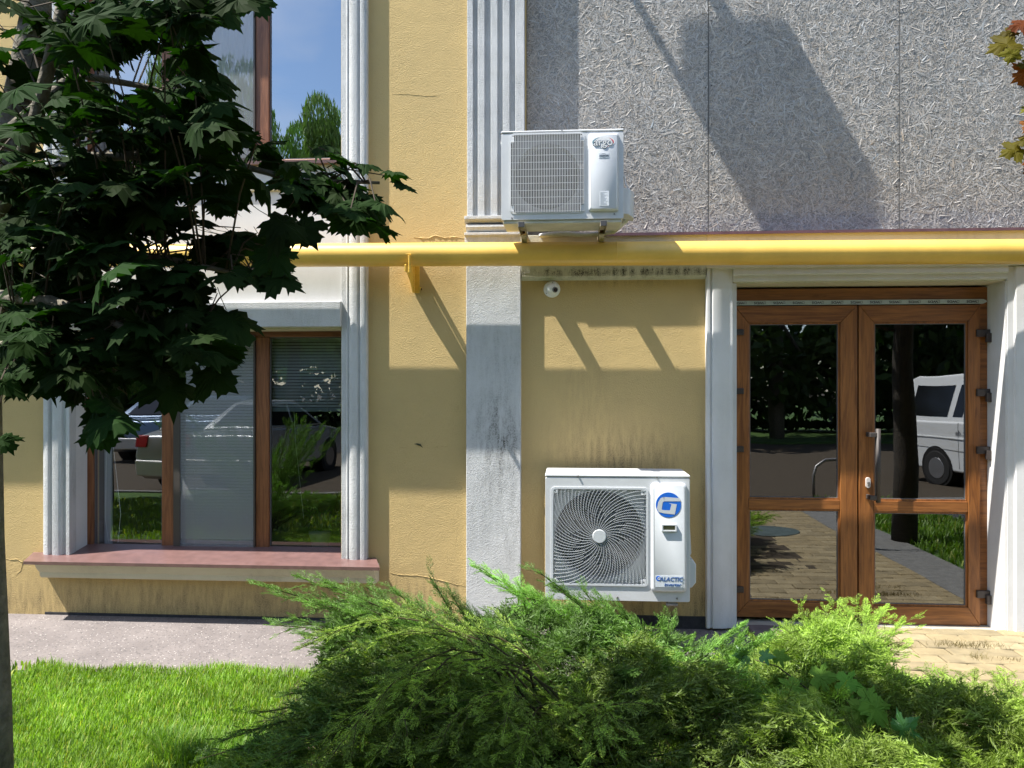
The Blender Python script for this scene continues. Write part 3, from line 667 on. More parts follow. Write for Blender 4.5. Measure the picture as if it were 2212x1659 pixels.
# door surround, reveals, threshold
profile('door_surround', X(1526, .045), X(1583, .03), [(0, .03), (.02, .046), (.13, .046), (.16, .032), (.20, .032), (.24, .046), (.60, .046), (.66, .038), (.76, .038), (.82, .030), (1, .030)], -.02, Z(1550, 575, .04), M['smooth_white'])
profile('door_surround', X(2175, .02), X(2240, .045), [(0, .026), (.22, .03), (.26, .045), (.55, .05), (.60, .036), (.7, .036), (.75, .05), (1, .05)], -.03, Z(2150, 575, .04), M['smooth_white'])
zs = Z(1850, 577, .05)
hmould('door_head', X(1583, .03), X(2176, .03), [(.0, .03), (-.048, .03), (-.048, Z(1850, 591, .045)-zs), (-.034, Z(1850, 592, .03)-zs), (-.034, Z(1850, 605, .03)-zs), (.0, Z(1850, 606, .03)-zs)], zs, M['smooth_white'])
MB().box(DX0-.02, DX1+.03, -.005, YD, Z(1850, 608, .03)-.002, Z(1850, 608, .03)+.05).build('door_soffit', M['cream'], B)
rh = Z(1850, 608, .03)-.003
MB().box(dx1-.02, dx1+.02, -.02, YD, -.05, rh).build('door_reveal', M['smooth_white'], B)
MB().box(DX0-.03, DX0+.0, .0, YD, -.05, rh).build('door_reveal', M['smooth_white'], B)
MB().box(DX0-.02, dx1+.0, -.03, yD+.1, -.06, zD0-.004).build('threshold', M['tile'], B, bevel=.003)
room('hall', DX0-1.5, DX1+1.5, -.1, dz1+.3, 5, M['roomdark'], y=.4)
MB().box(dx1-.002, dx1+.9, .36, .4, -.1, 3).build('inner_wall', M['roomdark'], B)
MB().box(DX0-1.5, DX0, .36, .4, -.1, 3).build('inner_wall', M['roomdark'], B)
# cracks in the render
def crack(pts, o=.001, w=.0035):
    mb = MB(); vs = []
    P_ = []
    for i in range(len(pts)-1):
        (u0, v0), (u1, v1) = pts[i], pts[i+1]; n = max(2, int(math.hypot(u1-u0, v1-v0)/4))
        for k in range(n): t = k/n; P_.append((u0+(u1-u0)*t, v0+(v1-v0)*t+random.uniform(-.8, .8)))
    P_.append(pts[-1])
    for i, (u, v) in enumerate(P_):
        x, z = X(u, o), Z(u, v, o); ww = w*random.uniform(.3, 1)*min(1, .3+i/6, .3+(len(P_)-1-i)/6)
        vs += [(x, -.0005, z+ww), (x+.002, -.0005-ww*1.1, z), (x, -.0005, z-ww)]
    fs = []
    for i in range(len(P_)-1):
        a = 3*i; fs += [(a, a+3, a+4, a+1), (a+1, a+4, a+5, a+2)]
    mb.add(vs, fs).build('plaster_crack', M['yellow'], B)
crack([(842, 1238), (870, 1242), (905, 1243), (940, 1250), (985, 1262), (1004, 1266)])
crack([(846, 203), (880, 203), (915, 207), (950, 205)], w=.0016)
crack([(893, 513), (925, 515), (940, 508), (958, 513), (985, 512), (1003, 514)], w=.006)
crack([(10, 1206), (22, 1208), (38, 1208), (48, 1214), (44, 1232), (34, 1242)])
crack([(846, 966), (900, 968), (960, 964), (1003, 968)], w=.001)
mb = MB(); cx, cz = X(903, .002), Z(903, 961, .002)
mb.add([(cx-.03, -.002, cz+.006), (cx-.005, -.01, cz+.012), (cx+.02, -.008, cz+.006), (cx+.035, -.004, cz-.02), (cx+.015, -.006, cz-.008), (cx-.01, -.008, cz+.002)], [(0, 1, 5), (1, 2, 4, 5), (2, 3, 4)])
tag(mb.build('dry_leaf', simple('dry_dark_leaf', (.05, .055, .03), .8)), 'small dark dry leaf stuck to the yellow wall left of the pilaster', 'leaf')
# ================================================================== GAS PIPE
op = .22; pr_ = .0795
pA = Vector((X(700, op), -op, Z(700, 551, op))); pB = Vector((X(2212, op), -op, Z(2212, 543.5, op)))
dv = (pB-pA)/(pB.x-pA.x)
def pipe_at(x): return pA+dv*(x-pA.x)
pt_ = thing('gas_pipe', 'long yellow painted gas pipe running across the whole facade', 'pipe', tuple(pipe_at(0)))
MB().tube([pipe_at(-13.5), pipe_at(-6), pipe_at(-2), pipe_at(1), pipe_at(4), pipe_at(13.5)], pr_, 64).build('pipe', M['pipe'], pt_, smooth=True)
for uw in (1333, 100, 2900):
    xw = X(uw, op+.07); q = [pipe_at(xw+d) for d in (-.006, -.003, 0, .003, .006)]
    MB().tube(q, [pr_-.001, pr_+.0015, pr_+.0025, pr_+.0015, pr_-.001], 64, caps=False).build('weld_seam', M['pipe'], pt_, smooth=True)
# bracket
br = thing('pipe_bracket', 'yellow painted steel bracket clamping the gas pipe to the wall left of the pilaster', 'bracket', (X(897, 0), 0, Z(897, 600, 0)))
xa, xb = X(893, .03), X(905, .03); zt, zb_ = Z(897, 560, .03), Z(897, 632, .03)
MB().box(xa, xb, -.006, 0, zb_, zt).box(xa, xa+.006, -.045, 0, zb_, zt).box(xa+.001, xb-.001, -.30, -.0, zt-.01, zt-.004).build('angle_plate', M['pipe2'], br, bevel=.0015)
zc_ = pipe_at(xa).z
MB().prism([(xa+.002, -.005, zc_-.11), (xa+.002, -.005, zc_-.02), (xa+.002, -.13, zc_-.02), (xa+.002, -.315, zc_-.085), (xa+.002, -.315, zc_-.125), (xa+.002, -.24, zc_-.125), (xa+.002, -.13, zc_-.17), (xa+.002, -.04, zc_-.235), (xa+.002, -.005, zc_-.235)], (-.006, 0, 0)).build('support_arm', M['pipe2'], br)
xs_ = X(884.5, .31)
pc = pipe_at(xs_)
arc = [(xs_, -op+math.cos(t)*(pr_+.005), pc.z+math.sin(t)*(pr_+.005)) for t in [R(a) for a in range(60, 196, 12)]]
MB().tube([(xs_, -.309, zc_-.135), (xs_, -.309, zc_-.02)], .0075, 8).build('clamp_bolt', M['pipe2'], br)
mb = MB()
for k in range(14): mb.tube([(xs_, -.309, zc_-.13+k*.0082), (xs_, -.309, zc_-.126+k*.0082)], .0095, 8)
mb.build('thread', M['pipe2'], br)
MB().tube([(xb-.002, -.012, zb_+.03), (xb+.014, -.012, zb_+.03)], .012, 6).build('bolt', M['pipe2'], br)
MB().tube([(xb+.012, -.014, zb_+.026), (xb+.018, -.014, zb_+.026)], .008, 8).build('rusty_nut', M['rust'], br)

# ================================================================== SECURITY CAMERA
cx, cz = X(1192, .03), Z(1192, 624, .03)
sc = thing('security_camera', 'small white dome security camera under the stained cornice', 'camera', (cx, 0, cz))
MB().disc((cx, cz), .052, .060, -.022, 0, 40).build('base_ring', M['plastic_w'], sc, bevel=.004)
def dome(c, r, sq, n=24, k=10):
    vs = []; fs = []
    for i in range(k+1):
        a = math.pi/2*i/k
        for j in range(n):
            t = 2*math.pi*j/n; vs.append((c[0]+r*math.cos(a)*math.cos(t), c[1]-r*sq*math.sin(a), c[2]+r*math.cos(a)*math.sin(t)))
    for i in range(k):
        for j in range(n): fs.append((i*n+j, i*n+(j+1) % n, (i+1)*n+(j+1) % n, (i+1)*n+j))
    return vs, fs
v, f = dome((cx+.004, -.02, cz), .040, .9); MB().add(v, f).build('ball', M['plastic_w'], sc, smooth=True)
lc = Vector((cx+.022, -.048, cz-.008)); dr = Vector((.35, -.9, -.2)).normalized()
MB().tube([lc-dr*.012, lc+dr*.010], [.021, .019], 24).build('lens_housing', M['acgrey'], sc, smooth=False)
MB().tube([lc+dr*.0101, lc+dr*.012], .014, 20).build('lens', M['glassblack'], sc)
MB().disc((cx-.036, cz-.030), .003, .003, -.0235, -.02, 8).disc((cx+.005, cz+.045), .003, .003, -.0235, -.02, 8).build('screw', M['seam'], sc)

# ================================================================== AIR CONDITIONERS
def strip(mb, pts, y, w, d, m=0):
    """thin bar following 2D points (x,z) at depth y"""
    n = len(pts); vs = []
    for i, p in enumerate(pts):
        q0 = pts[max(i-1, 0)]; q1 = pts[min(i+1, n-1)]; dx, dz = q1[0]-q0[0], q1[1]-q0[1]; L_ = math.hypot(dx, dz) or 1
        nx, nz = -dz/L_*w/2, dx/L_*w/2
        vs += [(p[0]+nx, y, p[1]+nz), (p[0]-nx, y, p[1]-nz), (p[0]-nx*.7, y+d, p[1]-nz*.7), (p[0]+nx*.7, y+d, p[1]+nz*.7)]
    fs = []
    for i in range(n-1):
        a, b = 4*i, 4*i+4
        fs += [(a, a+1, b+1, b), (a+1, a+2, b+2, b+1), (a+3, a, b, b+3)]
    mb.add(vs, fs, m)
def casing(t, x0, x1, z0, z1, yf, yb, gx0, gx1, gz0, gz1, lid, gr=.03):
    """hollow body: front plate with a rounded opening, sides, back, bottom and a lid"""
    mb = MB()
    mb.rrect(x0, x1, z0, z1-lid, .012, yf, yf+.02, k=5, hole=(gx0, gx1, gz0, gz1, gr))
    mb.box(x0+.001, x0+.02, yf+.02, yb, z0+.001, z1-lid).box(x1-.02, x1-.001, yf+.02, yb, z0+.001, z1-lid).box(x0+.02, x1-.02, yb-.01, yb, z0+.001, z1-lid).box(x0+.02, x1-.02, yf+.02, yb-.01, z0+.001, z0+.02)
    mb.build('casing', M['ac'], t, bevel=.004)
    MB().box(x0-.002, x1+.002, yf-.003, yb+.003, z1-lid+.002, z1).build('lid', M['ac'], t, bevel=.010, seg=3)
    MB().box(x0+.004, x1-.004, yf+.004, yb-.002, z1-lid-.001, z1-lid+.003).build('lid_seam', M['seam'], t)
def fan(t, cx, cz, r, y, nb, mat):
    MB().disc((cx, cz), r*.28, r*.28, y-.03, y+.04, 24).build('fan_hub', mat, t)
    for k in range(nb):
        a0 = 2*math.pi*k/nb; vs = []
        for i in range(6):
            rr = r*(.27+.70*i/5)
            for j in range(5):
                a = a0+(j/4)*1.35+.35*i/5
                vs.append((cx+rr*math.cos(a), y+.055*(j/4)-.02, cz+rr*math.sin(a)))
        MB().add(vs, [(i*5+j, i*5+j+1, i*5+j+6, i*5+j+5) for i in range(5) for j in range(4)]).build('fan_blade', mat, t, smooth=True)
M['fanmat'] = simple('dark_fan_blade', (.016, .016, .02), .45)
# ---- upper unit
yf, yb = -.57, -.28
ax0, ax1 = X(1083, .57), X(1347, .57); az1 = Z(1215, 280.5, .57); az0 = Z(1215, 473.5, .57)
s1 = (ax1-ax0)/1565.0
def A(zx, zy): return ax0+(zx-180)*s1, az1-(zy-150)*s1*1.0
A1 = thing('air_conditioner', 'upper white air conditioner with a straight wire grille, mounted over the yellow pipe', 'air conditioner', ((ax0+ax1)/2, -.42, az0), 'outdoor air conditioners on the facade')
g0x, g1z = A(290, 190); g1x, g0z = A(1252, 1215)
casing(A1, ax0, ax1, az0, az1, yf, yb, g0x, g1x, g0z, g1z, .016)
ccx, ccz = A(765, 725)
# shroud with round opening
n = 64; rr = 440*s1
def shroud(t, x0, x1, z0, z1, c, r, y, mat, depth=.09):
    vs = []; N = 64
    for i in range(N):
        a = 2*math.pi*i/N; ca, sa = math.cos(a), math.sin(a)
        k = min(((x1-c[0]) if ca > 0 else (c[0]-x0))/max(abs(ca), 1e-6), ((z1-c[1]) if sa > 0 else (c[1]-z0))/max(abs(sa), 1e-6))
        k = max(k, r+.002)
        vs.append((c[0]+ca*k, y, c[1]+sa*k))
    vs += [(c[0]+r*math.cos(2*math.pi*i/N), y, c[1]+r*math.sin(2*math.pi*i/N)) for i in range(N)]
    vs += [(c[0]+r*.97*math.cos(2*math.pi*i/N), y+depth, c[1]+r*.97*math.sin(2*math.pi*i/N)) for i in range(N)]
    MB().add(vs, [(i, (i+1) % N, N+(i+1) % N, N+i) for i in range(N)]+[(N+i, N+(i+1) % N, 2*N+(i+1) % N, 2*N+i) for i in range(N)]).build('fan_shroud', mat, t)
shroud(A1, g0x-.01, g1x+.01, g0z-.01, g1z+.01, (ccx, ccz), rr*.965, yf+.03, M['acgrey'])
MB().box(ax0+.021, ax1-.021, yb-.05, yb-.012, az0+.022, az1-.03).build('coil', M['coil'], A1)
MB().box(ax0+.021, g1x+.02, yf+.125, yf+.13, az0+.022, az1-.03).build('cavity_shade', M['acdark'], A1)  # near-black sheet before the coil, the shade inside put into its colour
fan(A1, ccx, ccz, rr*.93, yf+.07, 3, M['fanmat'])
MB().rrect(g0x-.004, g1x+.004, g0z-.004, g1z+.004, .036, yf-.003, yf+.012, k=6, hole=(g0x+.006, g1x-.006, g0z+.006, g1z-.006, .03)).build('grille_rim', M['ac'], A1)
mb = MB(); nb_ = 46
bx0, bx1 = A(303, 0)[0], A(1238, 0)[0]
for i in range(nb_):
    x = bx0+(bx1-bx0)*i/(nb_-1)
    e = .048 if i < 2 or i > nb_-3 else (.0 if 2 <= i < nb_-2 else 0)
    zlo, zhi = g0z+.004+e, g1z-.004-e
    r_ = .0014
    mb.box(x-r_, x+r_, yf-.012, yf-.008, zlo, zhi)
mb.build('grille_bars', M['plastic_w'], A1)
mb = MB()
for j in range(11):
    z = A(0, 292+j*90)[1]; mb.box(g0x+.004, g1x-.004, yf-.008, yf-.006, z-.0011, z+.0011)
mb.build('grille_wires', M['ac'], A1)
for (qx, qz) in ((318, 262), (1222, 262), (318, 1150), (1222, 1150)):
    x, z = A(qx, qz); MB().rrect(x-.014, x+.014, z-.018, z+.018, .005, yf-.004, yf+.014).build('grille_corner', M['ac'], A1)
# service cover
c0x, c1z = A(1300, 215); c1x, c0z = A(1682, 1205)
def cover(t, x0, x1, z0, z1, r, h, inset):
    mb = MB(); k = 5
    def ring(x0, x1, z0, z1, r, y):
        q = []
        for cx_, cz_, a0 in ((x1-r, z1-r, 0), (x0+r, z1-r, 90), (x0+r, z0+r, 180), (x1-r, z0+r, 270)):
            for i in range(k+1):
                a = R(a0+90*i/k); q.append((cx_+r*math.cos(a), y, cz_+r*math.sin(a)))
        return q
    v = ring(x0, x1, z0, z1, r, yf_)+ring(x0+.002, x1-.002, z0+.002, z1-.002, r, yf_-h*.6)+ring(x0+inset, x1-inset, z0+inset, z1-inset, r, yf_-h)
    n = len(v)//3
    f = [(a*n+i, a*n+(i+1) % n, (a+1)*n+(i+1) % n, (a+1)*n+i) for a in range(2) for i in range(n)]+[tuple(2*n+i for i in range(n))]
    return mb.add(v, f).build('service_cover', M['ac2'], t, bevel=.0015)
yf_ = yf
cover(A1, c0x, c1x, c0z, c1z, .014, .026, .012)
yl = yf-.0275
lx, lz = A(1484, 335)
def ellipse(cx_, cz_, a, b, y, mat, t, name, hole=None, a0=0, a1=360, n=40, taper=False):
    vs = []; m_ = n+1
    for i in range(m_):
        th = R(a0+(a1-a0)*i/n); ti = 1.0
        if taper: ti = math.sin(math.pi*i/n)**.6
        vs.append((cx_+a*math.cos(th), y, cz_+b*math.sin(th)))
    for i in range(m_):
        th = R(a0+(a1-a0)*i/n); ti = math.sin(math.pi*i/n)**.6 if taper else 1
        hh = 1-(1-(hole if hole else 0))*ti
        vs.append((cx_+a*hh*math.cos(th), y, cz_+b*hh*math.sin(th)))
    MB().add(vs, [(i, i+1, m_+i+1, m_+i) for i in range(n)]).build(name, mat, t)
ellipse(lx, lz, .072, .036, yl+.0003, M['plastic_w'], A1, 'badge')
ellipse(lx, lz, .066, .031, yl, M['redprint'], A1, 'emblem', hole=.86, a0=-75, a1=60, taper=True)
ellipse(lx, lz, .066, .031, yl, M['teal'], A1, 'emblem', hole=.86, a0=110, a1=255, taper=True)
text("argo", .066, M['greytext'], (lx, yl-.0006, lz-.001), parent=A1, bold=.0030, sx=1.0)
text("argo", .066, M['plastic_w'], (lx, yl-.0015, lz-.001), parent=A1, bold=.0002, sx=1.0)
ix, iz = A(1492, 505)
MB().box(ix-.03, ix+.03, yl, yl+.001, iz-.015, iz+.015).build('sticker', M['sticker'], A1)
text("INVERTER", .0125, M['greytext'], (ix, yl-.0008, iz-.001), parent=A1, shear=.25, bold=.0004)
ellipse(ix-.002, iz+.001, .017, .012, yl-.0006, M['greytext'], A1, 'emblem', hole=.85, a0=20, a1=160, taper=True)
ellipse(ix+.002, iz-.001, .017, .012, yl-.0006, M['greytext'], A1, 'emblem', hole=.85, a0=200, a1=340, taper=True)
rx_, rz_ = A(1498, 1052)
MB().box(rx_-.029, rx_+.029, yl, yl+.001, rz_-.045, rz_+.045).build('rating_label', M['palesticker'], A1)
mb = MB()
for k in range(15):
    z = rz_+.038-k*.0054; mb.box(rx_-.025, rx_-.025+random.uniform(.02, .05), yl-.0005, yl, z-.0006, z+.0006)
mb.build('printed_lines', simple('pale_grey_print', (.45, .47, .5), .5), A1)
for (qx, qz) in ((960, 158), (315, 1270), (1628, 1240)):
    x, z = A(qx, qz); MB().disc((x, z), .004, .005, yf-.007, yf+.001, 10).build('screw', M['steel'], A1)
# side valve cover and cable
vx0 = ax1; 
MB().prism([(vx0-.001, -.50, A(0, 870)[1]), (vx0+.035, -.49, A(0, 870)[1]), (vx0+.075, -.44, A(0, 905)[1]), (vx0+.075, -.34, A(0, 905)[1]), (vx0-.001, -.33, A(0, 870)[1])], (0, 0, -.165)).build('valve_cover', M['ac2'], A1, bevel=.004)
MB().tube([(ax1, -.36, A(0, 600)[1]), (ax1+.02, -.36, A(0, 640)[1]), (ax1+.028, -.37, A(0, 760)[1]), (ax1+.055, -.38, A(0, 860)[1]), (ax1+.06, -.38, A(0, 900)[1])], .005, 8).build('cable', M['hose'], A1, smooth=True)
MB().box(ax0-.014, ax0, -.46, -.42, A(0, 245)[1], A(0, 215)[1]).build('grab_lug', M['ac'], A1, bevel=.003)
MB().tube([((ax0+ax1)/2+.06, -.40, az0-.018), ((ax0+ax1)/2+.06, -.40, az0+.002)], [.012, .03], 16).build('drain_spout', M['plastic_w'], A1)
MB().box(ax0+.012, ax1-.012, yf+.012, yb-.012, az0-.022, az0).build('base_pan', simple('ac_base_pan', (.55, .54, .48), .5, noise=.2), A1, bevel=.004)
# wall brackets under it
for (u, lab) in ((1126, 'left rusty wall bracket under the upper air conditioner'), (1302, 'right rusty wall bracket under the upper air conditioner, by the white hose end')):
    t = thing('wall_bracket', lab, 'bracket', (X(u, .5), 0, az0-.03), 'brackets under the upper air conditioner')
    x = X(u+1, .55); zt = az0-.024; x -= 0
    MB().box(x-.021, x+.021, -.60, -.03, zt-.003, zt).box(x-.021, x-.018, -.60, -.03, zt-.03, zt-.003).box(x+.018, x+.021, -.60, -.03, zt-.03, zt-.003).build('arm', M['bracket'], t, bevel=.001)
    MB().box(x-.019, x+.019, -.602, -.597, zt-.028, zt+.006).build('end_cap', M['seam'], t, bevel=.003)
    MB().box(x-.022, x+.022, -.055, -.02, zt-.16, zt+.004).build('upright', M['bracket'], t)
    MB().prism([(x-.018, -.05, zt-.15), (x-.018, -.05, zt-.12), (x-.018, -.30, zt-.028), (x-.018, -.34, zt-.028)], (.036, 0, 0)).build('brace', M['bracket'], t)
    for yy in (-.55, -.33): MB().tube([(x, yy, zt-.016), (x, yy, zt-.002)], .010, 6).build('bolt', M['rust'], t)
# hose
hz = lambda u, v, o: (X(u, o), -o, Z(u, v, o))
pts = [hz(1165, 509, .19), hz(1185, 507, .20), hz(1220, 505, .21), hz(1262, 508, .21), hz(1300, 505, .21), hz(1325, 499, .24), hz(1342, 484, .3), (ax1+.03, -.36, az0+.03)]
tag(MB().tube(pts, [.012, .018, .019, .017, .018, .020, .02, .018], 12).build('insulated_hose', M['hose'], smooth=True), 'white taped refrigerant hose running under the upper air conditioner', 'hose')
# ---- lower unit
yf, yb = -.50, -.13; yf_ = yf
bx0_, bx1_ = X(1178, .5), X(1490.5, .5); bz1 = Z(1334, 1025, .5); bz0 = Z(1334, 1298, .5)
s2 = (bx1_-bx0_)/1460.0
def Bc(zx, zy): return bx0_+(zx-148)*s2, bz1-(zy-245)*s2*((bz1-bz0)/s2)/(1515-245)
A2 = thing('air_conditioner', 'lower white air conditioner with round spiral grille and blue G emblem beside the door', 'air conditioner', ((bx0_+bx1_)/2, -.3, bz0), 'outdoor air conditioners on the facade')
g0x, g1z = Bc(214, 380); g1x, g0z = Bc(1183, 1358)
casing(A2, bx0_, bx1_, bz0, bz1, yf, yb, g0x, g1x, g0z, g1z, .020, .022)
ccx, ccz = Bc(697, 867); R2 = 455*s2
shroud(A2, g0x-.01, g1x+.01, g0z-.01, g1z+.01, (ccx, ccz), R2, yf+.035, M['ac'])
MB().box(bx0_+.021, g1x+.02, yf+.14, yf+.145, bz0+.022, bz1-.03).build('cavity_shade', M['acdark'], A2)  # shade of the fan cavity painted as a near-black sheet
fan(A2, ccx, ccz, R2*.94, yf+.085, 3, M['fanmat'])
MB().rrect(g0x-.004, g1x+.004, g0z-.004, g1z+.004, .024, yf-.006, yf+.01, k=6, hole=(g0x+.009, g1x-.009, g0z+.009, g1z-.009, .018)).build('grille_rim', M['ac2'], A2)
i0x, i1x, i0z, i1z = g0x+.008, g1x-.008, g0z+.008, g1z-.008
def inside(p): return i0x <= p[0] <= i1x and i0z <= p[1] <= i1z
def clipped(mb, pts, y, w, d):
    run = []
    for p in pts:
        if inside(p): run.append(p)
        else:
            if len(run) > 1: strip(mb, run, y, w, d)
            run = []
    if len(run) > 1: strip(mb, run, y, w, d)
rh_ = 72*s2
mb = MB(); nr = 27; dr_ = (R2*1.36-rh_)/36
for k in range(1, 37):
    r = rh_+k*dr_; N = 96
    clipped(mb, [(ccx+r*math.cos(2*math.pi*i/N), ccz+r*math.sin(2*math.pi*i/N)) for i in range(N+1)], yf-.004, .0016, .004)
mb.build('grille_rings', M['ac'], A2)
mb = MB()
def spiral(a0, r0, r1):
    pts = []; N = 26
    for i in range(N+1):
        r = r0+(r1-r0)*i/N; a = a0-1.05*(max(0, r-rh_)/(R2*1.3))**.8; pts.append((ccx+r*math.cos(a), ccz+r*math.sin(a)))
    return pts
for k in range(36):
    a = 2*math.pi*k/36; clipped(mb, spiral(a, rh_*.9, R2*1.45), yf-.007, .0024, .005)
for k in range(36):
    a = 2*math.pi*(k+.5)/36; q = rh_+dr_*(9+3*(k % 3)); clipped(mb, spiral(a, q, R2*1.45), yf-.007, .0021, .005)
mb.build('grille_spokes', M['ac2'], A2)
MB().disc((ccx, ccz), rh_*.93, rh_, yf-.012, yf+.0, 40).build('grille_hub', M['ac2'], A2, bevel=.003)
for (qx, qz) in ((248, 412), (1143, 424), (1143, 1321), (250, 1321)):
    x, z = Bc(qx, qz)
    MB().rrect(x-.016, x+.016, z-.016, z+.016, .008, yf-.005, yf+.004).build('grille_corner', M['ac'], A2, bevel=.002)
    MB().disc((x, z), .004, .004, yf-.0062, yf-.004, 10).build('screw', M['seam'], A2)
c0x, c1z = Bc(1214, 325); c1x, c0z = Bc(1572, 1412)
cover(A2, c0x, c1x, c0z, c1z, .024, .030, .014)
yl = yf-.0312
gx, gz = Bc(1386, 537); rg = 125*s2
MB().disc((gx, gz), rg, rg, yl-.0003, yl+.002, 64).build('emblem', M['blue'], A2)
def G(px, py): x, z = Bc(px, py); return (x, yl-.0012, z)
def poly(pts, mat, t, name='emblem'):
    MB().add([G(*p) for p in pts], [tuple(range(len(pts)))]).build(name, mat, t)
wht = M['ac2']
# white G as a bent band
poly([(1497, 468), (1508, 500), (1345, 502), (1338, 458)], wht, A2)
poly([(1345, 458), (1345, 502), (1330, 512), (1320, 575), (1322, 586), (1345, 590), (1345, 622), (1290, 610), (1272, 575), (1285, 510), (1310, 470)], wht, A2)
poly([(1345, 590), (1402, 590), (1398, 628), (1345, 622)], wht, A2)
poly([(1402, 590), (1416, 532), (1388, 520), (1470, 530), (1450, 632), (1398, 628)], wht, A2)
wx_, wz_ = Bc(1393, 764)
MB().rrect(wx_-.047, wx_+.047, wz_-.023, wz_+.023, .004, yl-.010, yl+.002, k=2, hole=(wx_-.037, wx_+.037, wz_-.014, wz_+.014, .002)).build('display_frame', M['ac2'], A2, bevel=.002)
MB().box(wx_-.038, wx_+.038, yl-.002, yl+.001, wz_-.015, wz_+.015).build('display', M['lcd'], A2)
sx0, sz1_ = Bc(1257, 1243); sx1, sz0_ = Bc(1526, 1355)
MB().box(sx0, sx1, yl-.0006, yl+.001, sz0_, sz1_).build('sticker', M['sticker'], A2)
tx, tzz = Bc(1412, 1278)
text("ALACTIC", .036, M['bluetext'], (tx, yl-.0014, tzz), parent=A2, shear=.25, bold=.0007, sx=.98)
bx_, bz_ = Bc(1288, 1270)
MB().disc((bx_, bz_), .0165, .0165, yl-.0012, yl, 24).build('emblem', M['blue'], A2)
text("G", .026, M['sticker'], (bx_+.001, yl-.002, bz_), parent=A2, shear=.2, bold=.001)
text("inverter", .029, M['bluetext'], (Bc(1428, 1331)[0], yl-.0014, Bc(0, 1331)[1]), parent=A2, shear=.12, bold=.0006, sx=1.1)
for (qx, qz) in ((483, 262), (1277, 270), (880, 1478), (1478, 1480)):
    x, z = Bc(qx, qz); MB().disc((x, z), .005, .006, yf-.010, yf+.001, 10).build('screw', M['steel'], A2)
hx0 = bx1_
MB().prism([(hx0-.001, -.46, Bc(0, 1095)[1]), (hx0+.018, -.46, Bc(0, 1097)[1]), (hx0+.045, -.46, Bc(0, 1150)[1]), (hx0+.045, -.46, Bc(0, 1335)[1]), (hx0+.018, -.46, Bc(0, 1388)[1]), (hx0-.001, -.46, Bc(0, 1390)[1])], (0, .2, 0)).build('valve_cover', M['ac2'], A2, bevel=.008)
MB().prism([(hx0-.001, -.45, Bc(0, 640)[1]), (hx0+.003, -.45, Bc(0, 650)[1]), (hx0+.016, -.45, Bc(0, 1040)[1]), (hx0+.012, -.45, Bc(0, 1062)[1]), (hx0-.001, -.45, Bc(0, 1066)[1])], (0, .12, 0)).build('side_handle', M['ac2'], A2, bevel=.003)
t = thing('wall_bracket', 'small galvanised bracket end showing below the lower air conditioner', 'bracket', (Bc(1433, 1520)[0], -.4, bz0))
x = Bc(1433, 0)[0]
MB().box(x-.024, x+.024, -.48, -.02, bz0-.012, bz0-.001).box(x-.024, x-.02, -.48, -.02, bz0-.04, bz0-.012).box(x+.02, x+.024, -.48, -.02, bz0-.04, bz0-.012).build('arm', M['steel'], t, bevel=.001)
MB().tube([(x-.036, -.47, bz0-.022), (x+.036, -.47, bz0-.022)], .011, 10).build('bolt', M['steel'], t)
MB().box(x-.02, x+.02, -.04, -.0, bz0-.05, bz0).build('upright', M['steel'], t)
# ---- unit above the frame, whose shadow falls on the boards
k1 = Vector((SUN.x/SUN.y, 0, SUN.z/SUN.y))     # shift per metre (x, z) going towards the sun
def up_(u, v, off): # where a caster 'off' metres in front of the boards stands
    return X(u, -.075)+SUN.x/(-SUN.y)*off, Z(u, v, -.075)+SUN.z/(-SUN.y)*off
b_, f_ = .42, .64
tx0, tz1x = up_(1468, 40, b_); tx1, _ = up_(1695, 60, b_); _, tz0x = up_(1468, 160, b_)
t3 = thing('air_conditioner', 'white air conditioner above the photo whose slanting shadow lies on the grey boards', 'air conditioner', (tx0, -.4, tz0x), 'outdoor air conditioners on the facade')
MB().box(tx0, tx1, .075-f_, .075-b_, tz0x-.0, tz1x).build('casing', M['ac'], t3, bevel=.02)
MB().box(tx0+.25, tx0+.30, .075-f_, .08, tz1x+.02, tz1x+.05).build('arm', M['bracket'], t3)
MB().box(tx0-.02, tx0+.02, .075-f_-.03, .08, tz0x-.045, tz0x-.005).box(tx0+.56, tx0+.59, .075-f_-.03, .08, tz0x-.045, tz0x-.005).build('arm', M['bracket'], t3)
